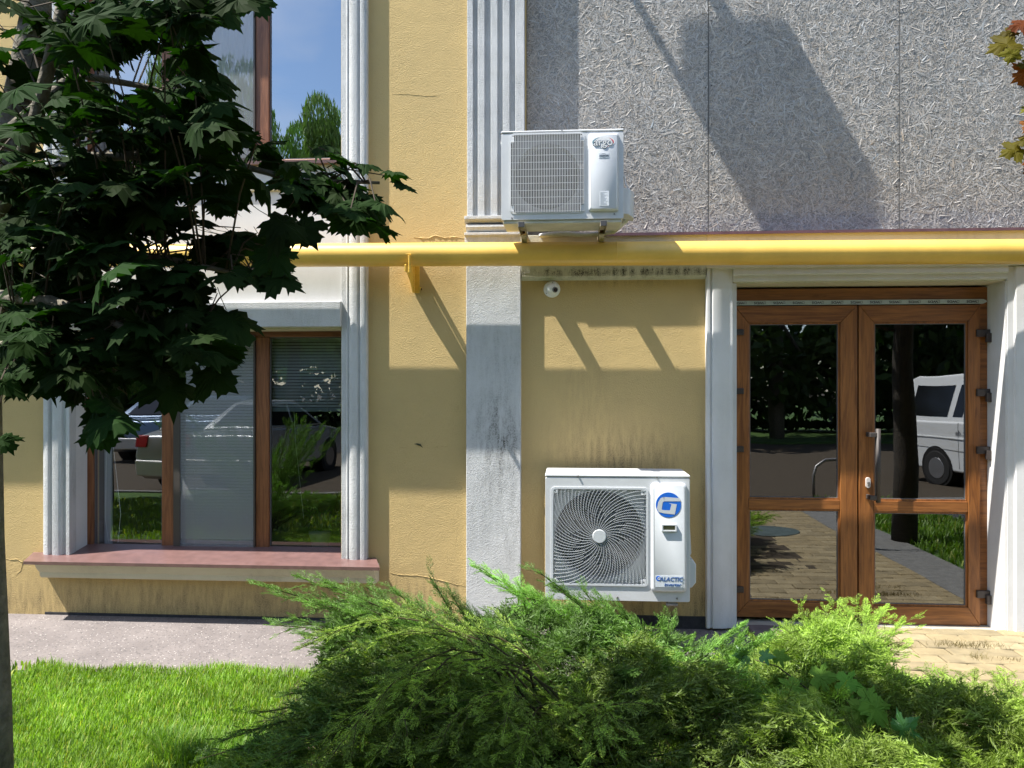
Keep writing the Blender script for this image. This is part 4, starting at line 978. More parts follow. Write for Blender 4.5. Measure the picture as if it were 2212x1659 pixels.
# ================================================================== STREET SIDE (seen mirrored in the glass)
def vehicle(name, label, cat, loc, rz, prof, win, wheels, width, body, tail, extra=None, wr=.31):
    t = thing(name, label, cat, loc); t.rotation_euler = (0, 0, rz)
    Mx = Matrix.Translation(loc) @ Matrix.Rotation(rz, 4, 'Z')
    def fin(o):
        o.parent = t; o.matrix_parent_inverse = Matrix.Identity(4); return o
    def tri(pts, y0, y1, nm, mat, bev=0, inset=0):
        return fin(MB().prism([(x, y0, z) for x, z in pts], (0, y1-y0, 0)).build(nm, mat, bevel=bev, seg=3))
    hw = width/2
    # body with tumblehome: lower hull + greenhouse
    lowp, topp = prof
    tri(lowp, -hw, hw, 'body', body, .05)
    vs = []; n = len(topp)
    zb0 = min(z for _, z in topp); zt0 = max(z for _, z in topp)
    for s in (-1, 1):
        for x, z in topp: vs.append((x, s*(hw-.02-(z-zb0)/(zt0-zb0)*.16), z))
    fin(MB().add(vs, [tuple(range(n)), tuple(range(n, 2*n))[::-1]]+[(i, n+i, n+(i+1) % n, (i+1) % n) for i in range(n)]).build('cabin', body, bevel=.03, seg=3))
    for s in (-1, 1):
        for w_ in win:
            pts = [(x, s*(hw-.02-(z-zb0)/(zt0-zb0)*.16+.006), z) for x, z in w_]
            fin(MB().add(pts, [tuple(range(len(pts)))]).build('side_window', M['glassblack']))
    for s in (-1, 1):
        for x in wheels:
            y = s*(hw-.085)
            wv = fin(MB().tube([(x, y-.10, wr), (x, y+.10, wr)], wr, 32).build('wheel', M['tyre'], bevel=.02))
            r_ = MB().tube([(x, y+s*.09, wr), (x, y+s*.106, wr)], wr*.62, 24).build('rim', M['rim'], bevel=.01); r_.parent = wv; r_.matrix_parent_inverse = Matrix.Identity(4)
            fin(MB().tube([(x, s*(hw-.25), wr+.02), (x, s*(hw+.003), wr+.02)], wr+.055, 28).build('wheel_arch', M['tyredark']))
    for pts, y0, y1 in tail: tri(pts, y0, y1, 'tail_lamp', M['tail'], .01)
    if extra: extra(t, fin, tri, hw)
    return t
M['tyre'] = simple('tyre', (.02, .02, .02), .8); M['tyredark'] = simple('wheel_well', (.006, .006, .006), .9)
M['rim'] = simple('steel_rim', (.30, .30, .31), .35, metal=.7); M['tail'] = simple('red_lamp', (.38, .01, .015), .2)
M['van'] = simple('white_van_paint', (.72, .74, .75), .3, coat=.4); M['silver'] = simple('silver_paint', (.42, .44, .46), .3, metal=.4, coat=.5); M['bluecar'] = simple('blue_grey_paint', (.13, .2, .32), .3, metal=.3, coat=.5)
M['bumper'] = simple('grey_bumper', (.06, .06, .065), .7)
van_low = [(-2.35, .38), (-2.38, .62), (-2.34, 1.12), (2.0, 1.12), (2.3, 1.0), (2.42, .75), (2.42, .35), (2.3, .28), (-2.2, .28)]
van_top = [(-2.34, 1.08), (-2.16, 1.86), (-2.0, 1.93), (1.0, 1.93), (1.2, 1.86), (2.05, 1.08)]
def vx(t, fin, tri, hw):
    tri([(-2.46, .32), (-2.46, .58), (-2.2, .6), (-2.2, .3)], -hw+.01, hw-.01, 'bumper', M['bumper'], .02)
    tri([(2.3, .25), (2.3, .5), (2.48, .5), (2.48, .3)], -hw+.01, hw-.01, 'bumper', M['bumper'], .02)
    for s in (-1, 1):
        fin(MB().box(-2.3, 2.3, s*hw-.004, s*hw+.012, .83, .85).build('side_crease', M['van'], bevel=.004))
        fin(MB().box(.2, .206, s*hw-.002, s*hw+.003, .35, 1.1).box(-.95, -.944, s*hw-.002, s*hw+.003, .35, 1.1).box(-2.3, .2, s*hw-.002, s*hw+.004, .655, .661).build('door_gap', M['seam']))
    me = text("www.starprotec.de", .115, None, (0, 0, 0)); me.transform(Matrix.Rotation(math.pi, 4, 'Z') @ Matrix.Identity(4)); me.transform(Matrix.Translation((-.55, hw+.006, .93))); me.materials.append(M['acgrey'])
    o = bpy.data.objects.new('lettering', me); COL.objects.link(o); fin(o)
vloc = Vector((7.68, -7.05, -.10)); vrz = R(68)
vehicle('parked_van', 'white van with dark curtained side windows, mirrored in the right door pane', 'van', tuple(vloc), vrz, (van_low, van_top),
        [[(-2.12, 1.2), (-2.0, 1.76), (-1.15, 1.76), (-1.22, 1.2)], [(-1.1, 1.2), (-1.03, 1.76), (-.80, 1.76), (-.9, 1.2)], [(-.72, 1.2), (-.62, 1.76), (.28, 1.76), (.24, 1.2)], [(.4, 1.2), (.4, 1.76), (1.05, 1.76), (1.7, 1.2)]],
        (-1.45, 1.5), 1.84, M['van'], [([(-2.37, .75), (-2.36, 1.05), (-2.30, 1.05), (-2.30, .75)], -.92, -.78), ([(-2.37, .75), (-2.36, 1.05), (-2.30, 1.05), (-2.30, .75)], .78, .921)], vx)
sed_low = [(-2.25, .35), (-2.3, .6), (-2.22, .92), (-1.5, 1.0), (1.1, .95), (2.0, .82), (2.25, .6), (2.25, .3), (-2.1, .24)]
sed_top = [(-1.72, .98), (-1.05, 1.40), (-.6, 1.46), (.2, 1.45), (1.15, .96)]
def rear(t, fin, tri, hw):
    fin(MB().add([(-1.66, -hw+.22, 1.04), (-1.66, hw-.22, 1.04), (-1.12, hw-.3, 1.375), (-1.12, -hw+.3, 1.375)], [(0, 1, 2, 3)]).build('rear_window', M['glassblack']))
    tri([(-2.31, .30), (-2.34, .55), (-2.2, .56), (-2.2, .3)], -hw+.02, hw-.02, 'bumper', t.get('x', M['plastic_w']) if False else M['plastic_w'], .03)
wn = [[(-1.35, 1.04), (-.98, 1.34), (-.2, 1.39), (-.22, 1.02)], [(-.14, 1.02), (-.12, 1.39), (.2, 1.38), (.92, 1.0)]]
tl = [([(-2.29, .74), (-2.24, .92), (-2.0, .93), (-2.05, .76)], -.875, -.66), ([(-2.29, .74), (-2.24, .92), (-2.0, .93), (-2.05, .76)], .66, .876)]
vehicle('parked_car', 'silver saloon car with red tail lamp, mirrored in the middle pane of the lower window', 'car', (-5.85, -8.45, -.10), R(-84), (sed_low, sed_top), wn, (-1.35, 1.4), 1.74, M['silver'], tl, rear, .3)
vehicle('parked_car', 'blue grey car parked beyond the silver one, mirrored dimly in the left pane', 'car', (-9.4, -13.2, -.10), R(-86), (sed_low, sed_top), wn, (-1.35, 1.4), 1.74, M['bluecar'], tl, rear, .3)
# cycle rack
q = [(3.72, -6.3, -.1), (3.72, -6.3, .30), (3.76, -6.32, .42), (3.9, -6.35, .50), (4.4, -6.4, .50), (4.55, -6.4, .42), (4.6, -6.4, .30), (4.6, -6.4, -.1)]
tag(MB().tube(q, .024, 10).build('cycle_rack', M['steel'], smooth=True), 'bent steel tube cycle stand at the roadside, mirrored in the left door pane', 'cycle rack')
# distant trees: leafy crowns of many small faces on a trunk
crownm = leafmat('distant_foliage', (.055, .10, .022), .25, (1.1, 1.3, .5), rough=.6, attr=True)
def far_tree(x, y, h, r, seed, label, name='tree', droop=0, base=.28, dark=1.0, n=7000, size=.28):
    rg = np.random.default_rng(seed)
    t = thing(name, label, 'tree', (x, y, -.05), 'trees across the road')
    tp = [(x+math.sin(k*.9+seed)*.12*k/3, y, -.1+h*.7*k/6) for k in range(7)]
    mbt = MB().tube(tp, [.26-.03*k for k in range(7)], 10)
    mbt.build('trunk', M['bark'], t, smooth=True)
    mb = MB()
    nc = 34; cc = []
    for k in range(nc):
        a = rg.uniform(0, 6.28); zz = rg.uniform(base, .97); rr = r*math.sqrt(max(.05, 1-((zz-.55)/.5)**2))*rg.uniform(.3, .85)
        cc.append((x+rr*math.cos(a), y+rr*math.sin(a), h*zz)); mb.tube([tp[min(6, 2+k % 5)], ((tp[3][0]+cc[-1][0])/2, (tp[3][1]+cc[-1][1])/2, cc[-1][2]*.85+.1), cc[-1]], [.06, .035, .01], 5, caps=False)
    mb.build('branches', M['bark'], t, kind='stuff')
    cc = np.array(cc); ci = rg.integers(0, nc, n); cr = r*rg.uniform(.20, .42, nc)[ci]
    d = rg.normal(0, 1, (n, 3)); d /= np.linalg.norm(d, axis=1)[:, None]
    p = cc[ci]+d*(cr*rg.uniform(.5, 1, n)**.5)[:, None]*np.array([1, 1, .75 if not droop else 1.3])
    p[:, 2] = np.maximum(p[:, 2], .6)
    u = rg.normal(0, 1, (n, 3)); u /= np.linalg.norm(u, axis=1)[:, None]
    if droop: u = u*.35+np.array([0, 0, -1.0]); u /= np.linalg.norm(u, axis=1)[:, None]
    v_ = np.cross(u, rg.normal(0, 1, (n, 3))); v_ /= np.linalg.norm(v_, axis=1)[:, None]
    s = size*rg.uniform(.5, 1.1, n)[:, None]; wv = .45 if not droop else .16
    V = np.stack([p-u*s, p+v_*s*wv, p+u*s, p-v_*s*wv], 1).reshape(-1, 3)
    c = np.repeat(np.clip(rg.normal(1, .25, n), .5, 1.6)[:, None]*dark*np.array([[1, 1, 1]]), 4, 0)
    npmesh('crown', V, np.arange(4*n).reshape(-1, 4), crownm, t, col=c, kind='stuff')
tl_ = [(-16, -20, 9.5, 3.6, 0), (-12.2, -19, 12.0, 3.4, 1), (-9.2, -20, 10.6, 2.8, 1), (-6.6, -18.5, 10.6, 2.3, 1), (-4.2, -21, 8.0, 2.6, 0), (-1.5, -20, 9.5, 3.2, 0), (2.5, -19, 10.5, 3.4, 0), (6.6, -19.5, 11, 3.6, 0), (10.6, -19, 11, 3.6, 0), (15, -19.5, 11.5, 3.8, 0), (19.8, -20, 11, 3.8, 0)]
for k, (x, y, h, r, dr) in enumerate(tl_):
    ORD = ('leftmost', 'second', 'third', 'fourth', 'fifth', 'sixth', 'seventh', 'eighth', 'ninth', 'tenth', 'rightmost')
    far_tree(x, y, h, r, 40+k, ORD[k]+' in the row: '+(('broad tree across the road, mirrored dark in the door' if x > 0 else 'round tree across the road, mirrored in the lower window') if not dr else 'drooping willow-like tree mirrored against the sky in the upper window'), name='willow_tree' if dr else 'tree', droop=dr, base=.12 if not dr else .2, n=7000 if not dr else 26000, size=.28 if not dr else .19, dark=1 if not dr else 3.4)
for dx_ in (0, .38):
    struct(MB().add([(6.75+dx_, -11.6, -.095), (6.87+dx_, -11.6, -.095), (6.22+dx_, -6.4, -.095), (6.10+dx_, -6.4, -.095)], [(0, 1, 2, 3)]).build('road_marking', M['paint']))
hm = []
tag_h = far_tree
rg = np.random.default_rng(5); n = 26000
p = np.stack([rg.uniform(-30, 30, n), rg.uniform(-24.5, -22.5, n), rg.uniform(-.1, 1, n)**.8*3.6], 1); p = np.nan_to_num(p, nan=.2)
u = rg.normal(0, 1, (n, 3)); u /= np.linalg.norm(u, axis=1)[:, None]; v_ = np.cross(u, rg.normal(0, 1, (n, 3))); v_ /= np.linalg.norm(v_, axis=1)[:, None]
V = np.stack([p-u*.22, p+v_*.12, p+u*.22, p-v_*.12], 1).reshape(-1, 3)
hd = npmesh('hedge', V, np.arange(4*n).reshape(-1, 4), crownm, None, col=np.repeat(rg.uniform(.4, 1, n)[:, None]*np.ones((1, 3)), 4, 0), kind='stuff')
hd['label'] = 'dense dark hedge closing off the far side of the road'

# ================================================================== GRASS
gm = leafmat('grass_blade', (.19, .315, .034), .35, (1.25, 1.35, .45), rough=.5, attr=True)
def grass(name, n, x0, x1, y0, y1, hmin, hmax, seed, mask=None, w=.0022, parent=None, tone=(1, 1, 1), fade=None, label=None):
    rg = np.random.default_rng(seed)
    x = rg.uniform(x0, x1, n); y = rg.uniform(y0, y1, n)
    if mask is not None:
        k = mask(x, y, rg); x, y = x[k], y[k]; n = len(x)
    cl = np.sin(x*5.1+1.3)*np.sin(y*6.3)+.6*np.sin(x*13+y*9)
    h = rg.uniform(hmin, hmax, n)*(1+.22*cl)*np.where(rg.random(n) < .04, 1.5, 1)
    a = rg.uniform(0, 2*np.pi, n); le = rg.uniform(.05, .75, n)*h
    dx, dy = np.cos(a)*le, np.sin(a)*le; wx, wy = -np.sin(a)*w, np.cos(a)*w
    z0 = -.012
    b = np.stack([x, y, np.full(n, z0)], 1)
    W_ = np.stack([wx, wy, 0*wx], 1)
    m = b+np.stack([dx*.35, dy*.35, h*.62], 1); tp = b+np.stack([dx, dy, h], 1)
    V = np.stack([b-W_, b+W_, m+W_*.85, m-W_*.85, tp], 1).reshape(-1, 3)
    i = np.arange(n)[:, None]*5; Fq = np.concatenate([i+np.array([[0, 1, 2]]), i+np.array([[0, 2, 3]]), i+np.array([[3, 2, 4]])], 0)
    c0 = np.clip(rg.normal(1, .16, n), .6, 1.5)[:, None]*np.array([tone])
    c0 *= (1+.16*np.sin(x*3.1+y*2.2)*np.sin(y*4.7-x*1.3)+.10*np.sin(x*17)*np.sin(y*21))[:, None]
    dry = rg.random(n) < .09; c0[dry] = c0[dry]*np.array([2.0, 1.3, 2.6])
    lt = (cl > .7) & (rg.random(n) < .5); c0[lt] *= 1.15
    c = np.repeat(c0, 5, 0)
    return npmesh(name, V, Fq, gm, parent, col=c, kind='stuff')
def m1(x, y, rg):
    e = -1.06-.03*np.sin(x*4)-.02*np.sin(x*11+1)
    return (y < e-np.abs(rg.normal(0, .018, len(x)))) & ~((x > .1) & (y > -1.3) & (rg.random(len(x)) < .7))
grass('grass', 115000, -3.1, .55, -2.9, -1.02, .024, .050, 3, m1, w=.0022)
grass('grass', 9000, -7, -3.1, -5, -1.02, .03, .06, 4, m1, w=.008)
grass('grass', 18000, 3.52, 8, -5.7, -.05, .05, .10, 5, lambda x, y, rg: (x < 4.7) | (y > -3.8), w=.009, tone=(.75, .8, .9))
grass('grass', 9000, -4, 1.2, -5.6, -2.9, .04, .08, 6, None, w=.008)
# longer dark tufts near the lower edge
grass('grass', 9000, -1.9, -.7, -2.25, -1.98, .05, .10, 8, lambda x, y, rg: (np.sin(x*7)+np.sin(x*3+y*9) > .2), tone=(.75, .85, .9))
# weeds between the pavers
M['dryweed'] = leafmat('dry_weed', (.27, .23, .10), .3, (1.1, 1.05, .6))
def weed(u, v, wdt, h, nb, label, seed):
    d = CAM[2]*F/(v-829.5); c = P(u, v, d); rg = random.Random(seed)
    mb = MB()
    for k in range(nb):
        x = c.x+rg.gauss(0, wdt/2); y = c.y+rg.gauss(0, .02); hh = h*rg.uniform(.4, 1); dx = rg.gauss(0, hh*.6); dy = rg.gauss(0, hh*.4)
        mb.add([(x-.001, y, 0), (x+.001, y, 0), (x+dx*.5+.001, y+dy*.5, hh*.7), (x+dx*.5-.001, y+dy*.5, hh*.7), (x+dx, y+dy, hh)], [(0, 1, 2, 3), (3, 2, 4)])
    tag(mb.build('weed_tuft', M['dryweed']), label, 'weed', 'weeds growing between the pavers')
weed(2085, 1398, .22, .05, 200, 'widest dry weed tuft on the paving, in front of the right door jamb', 1)
weed(1937, 1400, .08, .04, 60, 'small dry weed tuft on the pavers left of the widest one', 2)
weed(2110, 1424, .06, .05, 40, 'small weed just below the widest dry tuft on the paving', 3)
weed(2180, 1428, .06, .03, 40, 'low dry weed nearest the right edge of the photo', 4)
# ================================================================== JUNIPERS
jm = leafmat('juniper_scale_leaf', (.145, .255, .058), .34, (1.15, 1.35, .5), rough=.55, attr=True, spec=.35)
def spray_variant(rg, bright=0):
    """one feathery spray along +x, length 1: kites (4 verts); returns verts (k,4,3), tone (k)"""
    ks = []; tn = []
    def kite(p, d, L_, w_, t):
        d = d/np.linalg.norm(d); r_ = np.cross(d, rg.normal(0, 1, 3)); r_ /= np.linalg.norm(r_)
        ks.append([p+d*L_*.12+r_*w_*1.05, p+d*L_, p+d*L_*.12-r_*w_*1.05]); tn.append(t)
    curve = rg.uniform(-.12, .05)
    for i in range(8):                              # axis
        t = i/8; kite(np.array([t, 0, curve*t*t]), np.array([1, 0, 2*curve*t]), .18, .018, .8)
    nl = 12
    for i in range(nl):
        t = .04+.93*i/nl; s = 1 if i % 2 else -1
        L_ = (.40*(1-t)**.8+.10)*rg.uniform(.75, 1.2)
        a = R(rg.uniform(24, 46))*s; up = rg.uniform(-.35, .45)
        d = np.array([math.cos(a), math.sin(a), up*.6]); p0 = np.array([t, 0, curve*t*t])
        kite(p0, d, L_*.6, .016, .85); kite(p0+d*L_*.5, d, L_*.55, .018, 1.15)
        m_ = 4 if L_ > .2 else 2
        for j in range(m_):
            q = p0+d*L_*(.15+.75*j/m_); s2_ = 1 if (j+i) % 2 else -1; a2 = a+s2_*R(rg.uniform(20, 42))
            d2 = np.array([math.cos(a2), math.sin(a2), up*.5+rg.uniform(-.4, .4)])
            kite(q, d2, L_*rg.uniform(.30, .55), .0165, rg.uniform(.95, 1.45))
    return np.array(ks), np.array(tn)
def proj(p):
    r = Vector(p)-Vector(CAM); dep = -r.x*sn+r.y*cs
    if dep < .1: return None
    return 1106+F*(r.x*cs+r.y*sn)/dep, 829.5-F*r.z/dep, dep
rj = np.random.default_rng(11)
SV = [spray_variant(rj) for _ in range(8)]
def bush(name, label, root, branches, tone, seed, dens=1.0, group=None, tipcol=None, sl=(.085, .165), surf=None, stone=1.0, archk=.42):
    """branches: list of (tip xyz, arch, weight) -> stems plus sprays set along each stem"""
    rg = np.random.default_rng(seed)
    t = thing(name, label, 'shrub', tuple(root), group)
    stem = MB(); VV = []; CC = []
    for (tip, arch, spread, tn, start) in branches:
        r0 = np.array(root)+np.array([rg.normal(0, .10), rg.normal(0, .10), 0]); tp = np.array(tip, float)
        L_ = np.linalg.norm(tp-r0); n = 9; pts = []
        for i in range(n):
            q = i/(n-1); b_ = r0*(1-q)+tp*q; b_ = b_+np.array([0, 0, arch*archk*L_*4*q*(1-q)*(1-.35*q)]); pts.append(b_)
        stem.tube([tuple(p) for p in pts], [.005*(1-.8*i/(n-1))+.001 for i in range(n)], 5, caps=False)
        if spread < .45:                              # side branchlets, flat and slightly drooping
            for kk in range(9):
                q = .38+.60*(kk+rg.random())/9; f = q*(n-1); i0 = min(int(f), n-2); p = pts[i0]*(1-f+i0)+pts[i0+1]*(f-i0)
                d = pts[i0+1]-pts[i0]; d /= np.linalg.norm(d); sg = 1 if kk % 2 else -1
                sd = np.cross([0, 0, 1.0], d); sd /= np.linalg.norm(sd)
                d2 = d+sd*sg*rg.uniform(.35, .95)+np.array([0, 0, rg.uniform(-.25, .30)]); d2 /= np.linalg.norm(d2)
                l2 = (.34*(1-q)+.10)*rg.uniform(.7, 1.2); e2 = p+d2*l2+np.array([0, 0, -.25*l2*rg.random()])
                stem.tube([tuple(p), tuple((p+e2)/2+np.array([0, 0, .08*l2])), tuple(e2)], [.0018, .0014, .0008], 3, caps=False)
                m2 = max(3, int(l2*27))
                for j in range(m2):
                    w2 = (j+rg.random())/m2; pp = p*(1-w2)+e2*w2+np.array([0, 0, .16*l2*w2*(1-w2)*2])
                    s_ = rg.uniform(.05, .095)*(1.1-.35*w2)
                    dd = d2+np.array([rg.normal(0, .30), rg.normal(0, .30), rg.normal(-.02, .28)]); dd /= np.linalg.norm(dd)
                    up = np.array([rg.normal(0, .3), rg.normal(0, .3), 1.0]); sd2 = np.cross(up, dd); sd2 /= np.linalg.norm(sd2); uu = np.cross(dd, sd2)
                    K, T_ = SV[rg.integers(0, len(SV))]
                    VV.append((K.reshape(-1, 3)*s_) @ np.stack([dd, sd2, uu], 0)+pp)
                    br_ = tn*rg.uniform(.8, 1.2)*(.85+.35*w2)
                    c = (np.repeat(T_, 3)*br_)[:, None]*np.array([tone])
                    if tipcol is not None:
                        mixf = np.clip((np.repeat(T_, 3)-1.1)*1.6, 0, 1)[:, None]*tipcol[3]
                        c = c*(1-mixf)+np.array([tipcol[:3]])*mixf*br_
                    if tn > 2: c = np.array([[3.4, 3.0, 1.9]])*rg.uniform(.55, 1)*np.clip(np.repeat(T_, 3)[:, None]/1.2, .5, 1.2)*(.35+.65*w2)
                    CC.append(c)
        ns = max(6, int(dens*L_*(46 if spread >= .45 else 26)*(1-start)))
        for k in range(ns):
            q = start+(1-start)*(k+rg.random())/ns
            f = q*(n-1); i0 = min(int(f), n-2); fr = f-i0; p = pts[i0]*(1-fr)+pts[i0+1]*fr; d = pts[i0+1]-pts[i0]; d /= np.linalg.norm(d)
            side = rg.uniform(-1, 1); w_ = (1-q)*.75+.30
            d = d+np.array([rg.normal(0, spread*w_), rg.normal(0, spread*w_), rg.normal(.10, spread*w_*.7)]); d /= np.linalg.norm(d)
            up = np.array([rg.normal(0, .45), rg.normal(0, .45), 1.0]); sd = np.cross(up, d); sd /= np.linalg.norm(sd); uu = np.cross(d, sd)
            s = rg.uniform(*sl)*((1.0-.25*q) if spread >= .45 else (.95-.5*q))
            if k == ns-1: s *= 1.1; d = pts[-1]-pts[-2]; d /= np.linalg.norm(d); sd = np.cross(up, d); sd /= np.linalg.norm(sd); uu = np.cross(d, sd); p = pts[-1]-d*s*.4
            K, T_ = SV[rg.integers(0, len(SV))]
            m_ = np.stack([d, sd, uu], 0)
            V = (K.reshape(-1, 3)*s) @ m_ + p
            th = np.maximum(V[:, 2], .01); V[:, 2] = th
            VV.append(V)
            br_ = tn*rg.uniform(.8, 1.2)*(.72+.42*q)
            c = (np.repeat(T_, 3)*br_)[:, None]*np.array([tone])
            if tipcol is not None:
                mixf = np.clip((np.repeat(T_, 3)-1.1)*1.6, 0, 1)[:, None]*tipcol[3]
                c = c*(1-mixf)+np.array([tipcol[:3]])*mixf*br_
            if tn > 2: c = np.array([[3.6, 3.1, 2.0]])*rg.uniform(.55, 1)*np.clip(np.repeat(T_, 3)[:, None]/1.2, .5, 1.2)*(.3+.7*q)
            CC.append(c)
    for (x, y, z) in SURF.get(surf, ()):
        o_ = np.array([x-root[0], y-root[1], 0.0]); ln = np.linalg.norm(o_)+1e-6
        d = o_/ln*min(1, ln*1.6)*.75+np.array([rg.normal(0, .55), rg.normal(0, .55), .28+rg.normal(0, .30)]); d /= np.linalg.norm(d)
        up = np.array([rg.normal(0, .5), rg.normal(0, .5), 1.0]); sd = np.cross(up, d); sd /= np.linalg.norm(sd); uu = np.cross(d, sd)
        s = rg.uniform(.10, .20); K, T_ = SV[rg.integers(0, len(SV))]
        V = (K.reshape(-1, 3)*s) @ np.stack([d, sd, uu], 0)+np.array([x, y, z])-d*s*.55
        V[:, 2] = np.maximum(V[:, 2], .005); VV.append(V)
        br_ = rg.uniform(.75, 1.2)*(.9+.25*math.sin(x*6+y*4))*stone
        c = (np.repeat(T_, 3)*br_)[:, None]*np.array([tone])
        if tipcol is not None:
            mixf = np.clip((np.repeat(T_, 3)-1.1)*1.6, 0, 1)[:, None]*tipcol[3]*.6
            c = c*(1-mixf)+np.array([tipcol[:3]])*mixf*br_
        CC.append(c)
    V = np.concatenate(VV); C_ = np.concatenate(CC)
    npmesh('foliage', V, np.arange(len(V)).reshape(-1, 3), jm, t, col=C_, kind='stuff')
    stem.build('branch', M['jstem'], t, kind='stuff')
    return t, len(V)//3
def tips(*l):   # (u, v, depth, arch, spread, tone, start)
    return [(tuple(P(u, v, d)), a, s, t, st) for (u, v, d, a, s, t, st) in l]
def fill(n, seed, root, x0, x1, y0, y1, zfun, arch=(.05, .2), spread=.5, tone=1, start=.3):
    rg = np.random.default_rng(seed); out = []
    for k in range(n):
        x, y = rg.uniform(x0, x1), rg.uniform(y0, y1); out.append(((x, y, max(.06, zfun(x, y)+rg.normal(0, .05))), rg.uniform(*arch), spread, tone*rg.uniform(.8, 1.2), start))
    return out
LINE = [(400, 1710), (500, 1630), (570, 1600), (630, 1560), (675, 1500), (710, 1400), (730, 1310), (800, 1290), (870, 1305), (930, 1350), (985, 1352), (1040, 1330), (1100, 1300), (1200, 1295), (1320, 1325), (1420, 1385), (1480, 1425), (1560, 1420), (1640, 1405), (1740, 1350), (1830, 1320), (1885, 1345), (1900, 1440), (1990, 1470), (2090, 1475), (2140, 1510), (2180, 1500), (2400, 1480)]
def vline(u):
    if u <= LINE[0][0]: return 1720
    for (a, b), (c, d) in zip(LINE, LINE[1:]):
        if u < c: return b+(d-b)*(u-a)/(c-a)
    return 1480
ROOTS = {'A': (-.15, -1.75), 'B': (.55, -1.55), 'C': (1.15, -1.8), 'D': (1.45, -2.55), 'E': (.05, -2.35)}
SURF = {k: [] for k in ROOTS}
rs_ = random.Random(77)
for _ in range(9500):
    x, y = rs_.uniform(-1.35, 2.4), rs_.uniform(-3.55, -1.0)
    pj = proj((x, y, 0))
    if pj is None or pj[0] > 2400: continue
    h = .50*(min(1, (y+3.75)/.55) if x > .75 else min(1, max(.12, (y+2.86)/.40)**.7) if x < .35 else min(1, max(.12, (y+2.86)/.40)**.7)*(.75-x)/.4+min(1, (y+3.75)/.55)*(x-.35)/.4)*min(1, max(0, (-.95-y)/.35)+.55)*(.82+.18*math.sin(x*5.3+y*3.1))*(1+.12*math.sin(x*13-y*11))
    zc = CAM[2]-pj[2]*(vline(pj[0])+rs_.uniform(0, 22)-829.5)/F
    z = min(h, zc)
    if x > 1.56+(-1.4-y)*.23: continue
    if z < .07: continue
    z -= abs(rs_.gauss(0, .05))
    k = min(ROOTS, key=lambda q: math.hypot(ROOTS[q][0]-x, ROOTS[q][1]-y)+rs_.gauss(0, .09))
    SURF[k].append((x, y, max(.04, z)))
tot = 0
# A: dark green spreading juniper, left
rootA = (-.15, -1.75, 0.02)
A_tips = tips((555, 1262, 3.75, .20, .30, 1.15, .30), (600, 1285, 3.8, .22, .34, 1.1, .3), (640, 1245, 3.8, .18, .34, 1.1, .3), (720, 1262, 3.9, .16, .4, 1.0, .3), (790, 1268, 3.9, .14, .4, 1.0, .3),
              (850, 1275, 3.9, .16, .42, 1.1, .3), (700, 1258, 3.7, .2, .4, 1.2, .3), (760, 1300, 3.6, .2, .4, 1.2, .3), (660, 1300, 3.6, .25, .4, 1.2, .3), (900, 1300, 3.8, .16, .4, 1.1, .3), (590, 1350, 3.6, .3, .3, 1.2, .45), (650, 1370, 3.5, .3, .35, 1.1, .4), (915, 1330, 3.9, .12, .42, .9, .3), (620, 1340, 3.7, .28, .3, 1.0, .35), (680, 1400, 3.65, .3, .3, .9, .4), (735, 1440, 3.7, .3, .35, .8, .4), (760, 1380, 3.8, .25, .4, .9, .4),
              (940, 1262, 3.75, .05, .32, .75, .45), (975, 1285, 3.7, .06, .36, .75, .4), (1010, 1320, 3.7, .08, .4, .75, .4),
              (610, 1502, 3.35, .22, .32, .85, .35), (560, 1540, 3.2, .22, .4, .75, .3), (480, 1600, 3.1, .24, .42, .7, .3), (430, 1640, 3.05, .24, .42, .7, .3), (530, 1580, 3.1, .2, .4, .75, .3), (600, 1560, 3.1, .2, .4, .8, .3), (650, 1600, 2.9, .2, .4, .8, .3), (560, 1650, 2.8, .22, .4, .7, .3),
              (880, 1400, 3.6, .12, .45, .95, .3), (960, 1420, 3.4, .12, .45, 1., .3), (1030, 1440, 3.3, .12, .45, 1, .3), (850, 1450, 3.3, .15, .45, 1, .3), (900, 1500, 3.1, .15, .45, 1, .3), (980, 1520, 3.0, .15, .45, 1, .3))
A_tips += fill(16, 21, rootA, -.95, .75, -2.55, -1.3, lambda x, y: .44-.16*((x+.1)/.9)**2-.10*((y+2.1)/.9)**2)
b1, k = bush('juniper_bush', 'dark green spreading juniper with drooping feathery tips in front of the window sill', rootA, A_tips, (.86, 1, .9), 31, 1.5, 'juniper bushes', surf='A'); tot += k
# B: middle juniper with bright top spray in front of the white pilaster
rootB = (.55, -1.55, .02)
B_tips = tips((1022, 1222, 4.15, .06, .26, 1.9, .35), (1050, 1240, 4.15, .07, .28, 1.9, .3), (1090, 1258, 4.15, .08, .30, 1.8, .3), (1130, 1275, 4.1, .08, .3, 1.6, .3), (1160, 1290, 4.1, .08, .34, 1.5, .3),
              (1165, 1236, 3.85, .06, .24, .85, .4), (1200, 1268, 3.85, .08, .30, .85, .35), (1260, 1275, 3.9, .1, .34, .85, .3), (1300, 1300, 3.9, .1, .36, .85, .3), (1345, 1325, 3.9, .1, .4, .85, .3), (1390, 1350, 3.9, .1, .4, .85, .3), (1440, 1370, 3.9, .1, .4, .9, .3),
              (1060, 1340, 3.8, .1, .4, .9, .3), (1120, 1370, 3.8, .1, .4, .9, .3), (1220, 1380, 3.7, .1, .42, .9, .3), (1330, 1420, 3.6, .1, .42, .9, .3), (1490, 1398, 3.9, .1, .35, 1.3, .4), (1240, 1330, 3.8, .1, .4, .9, .3))
B_tips += fill(16, 22, rootB, -.1, 1.35, -2.6, -1.2, lambda x, y: .42-.15*((x-.6)/.8)**2-.10*((y+1.9)/.9)**2)
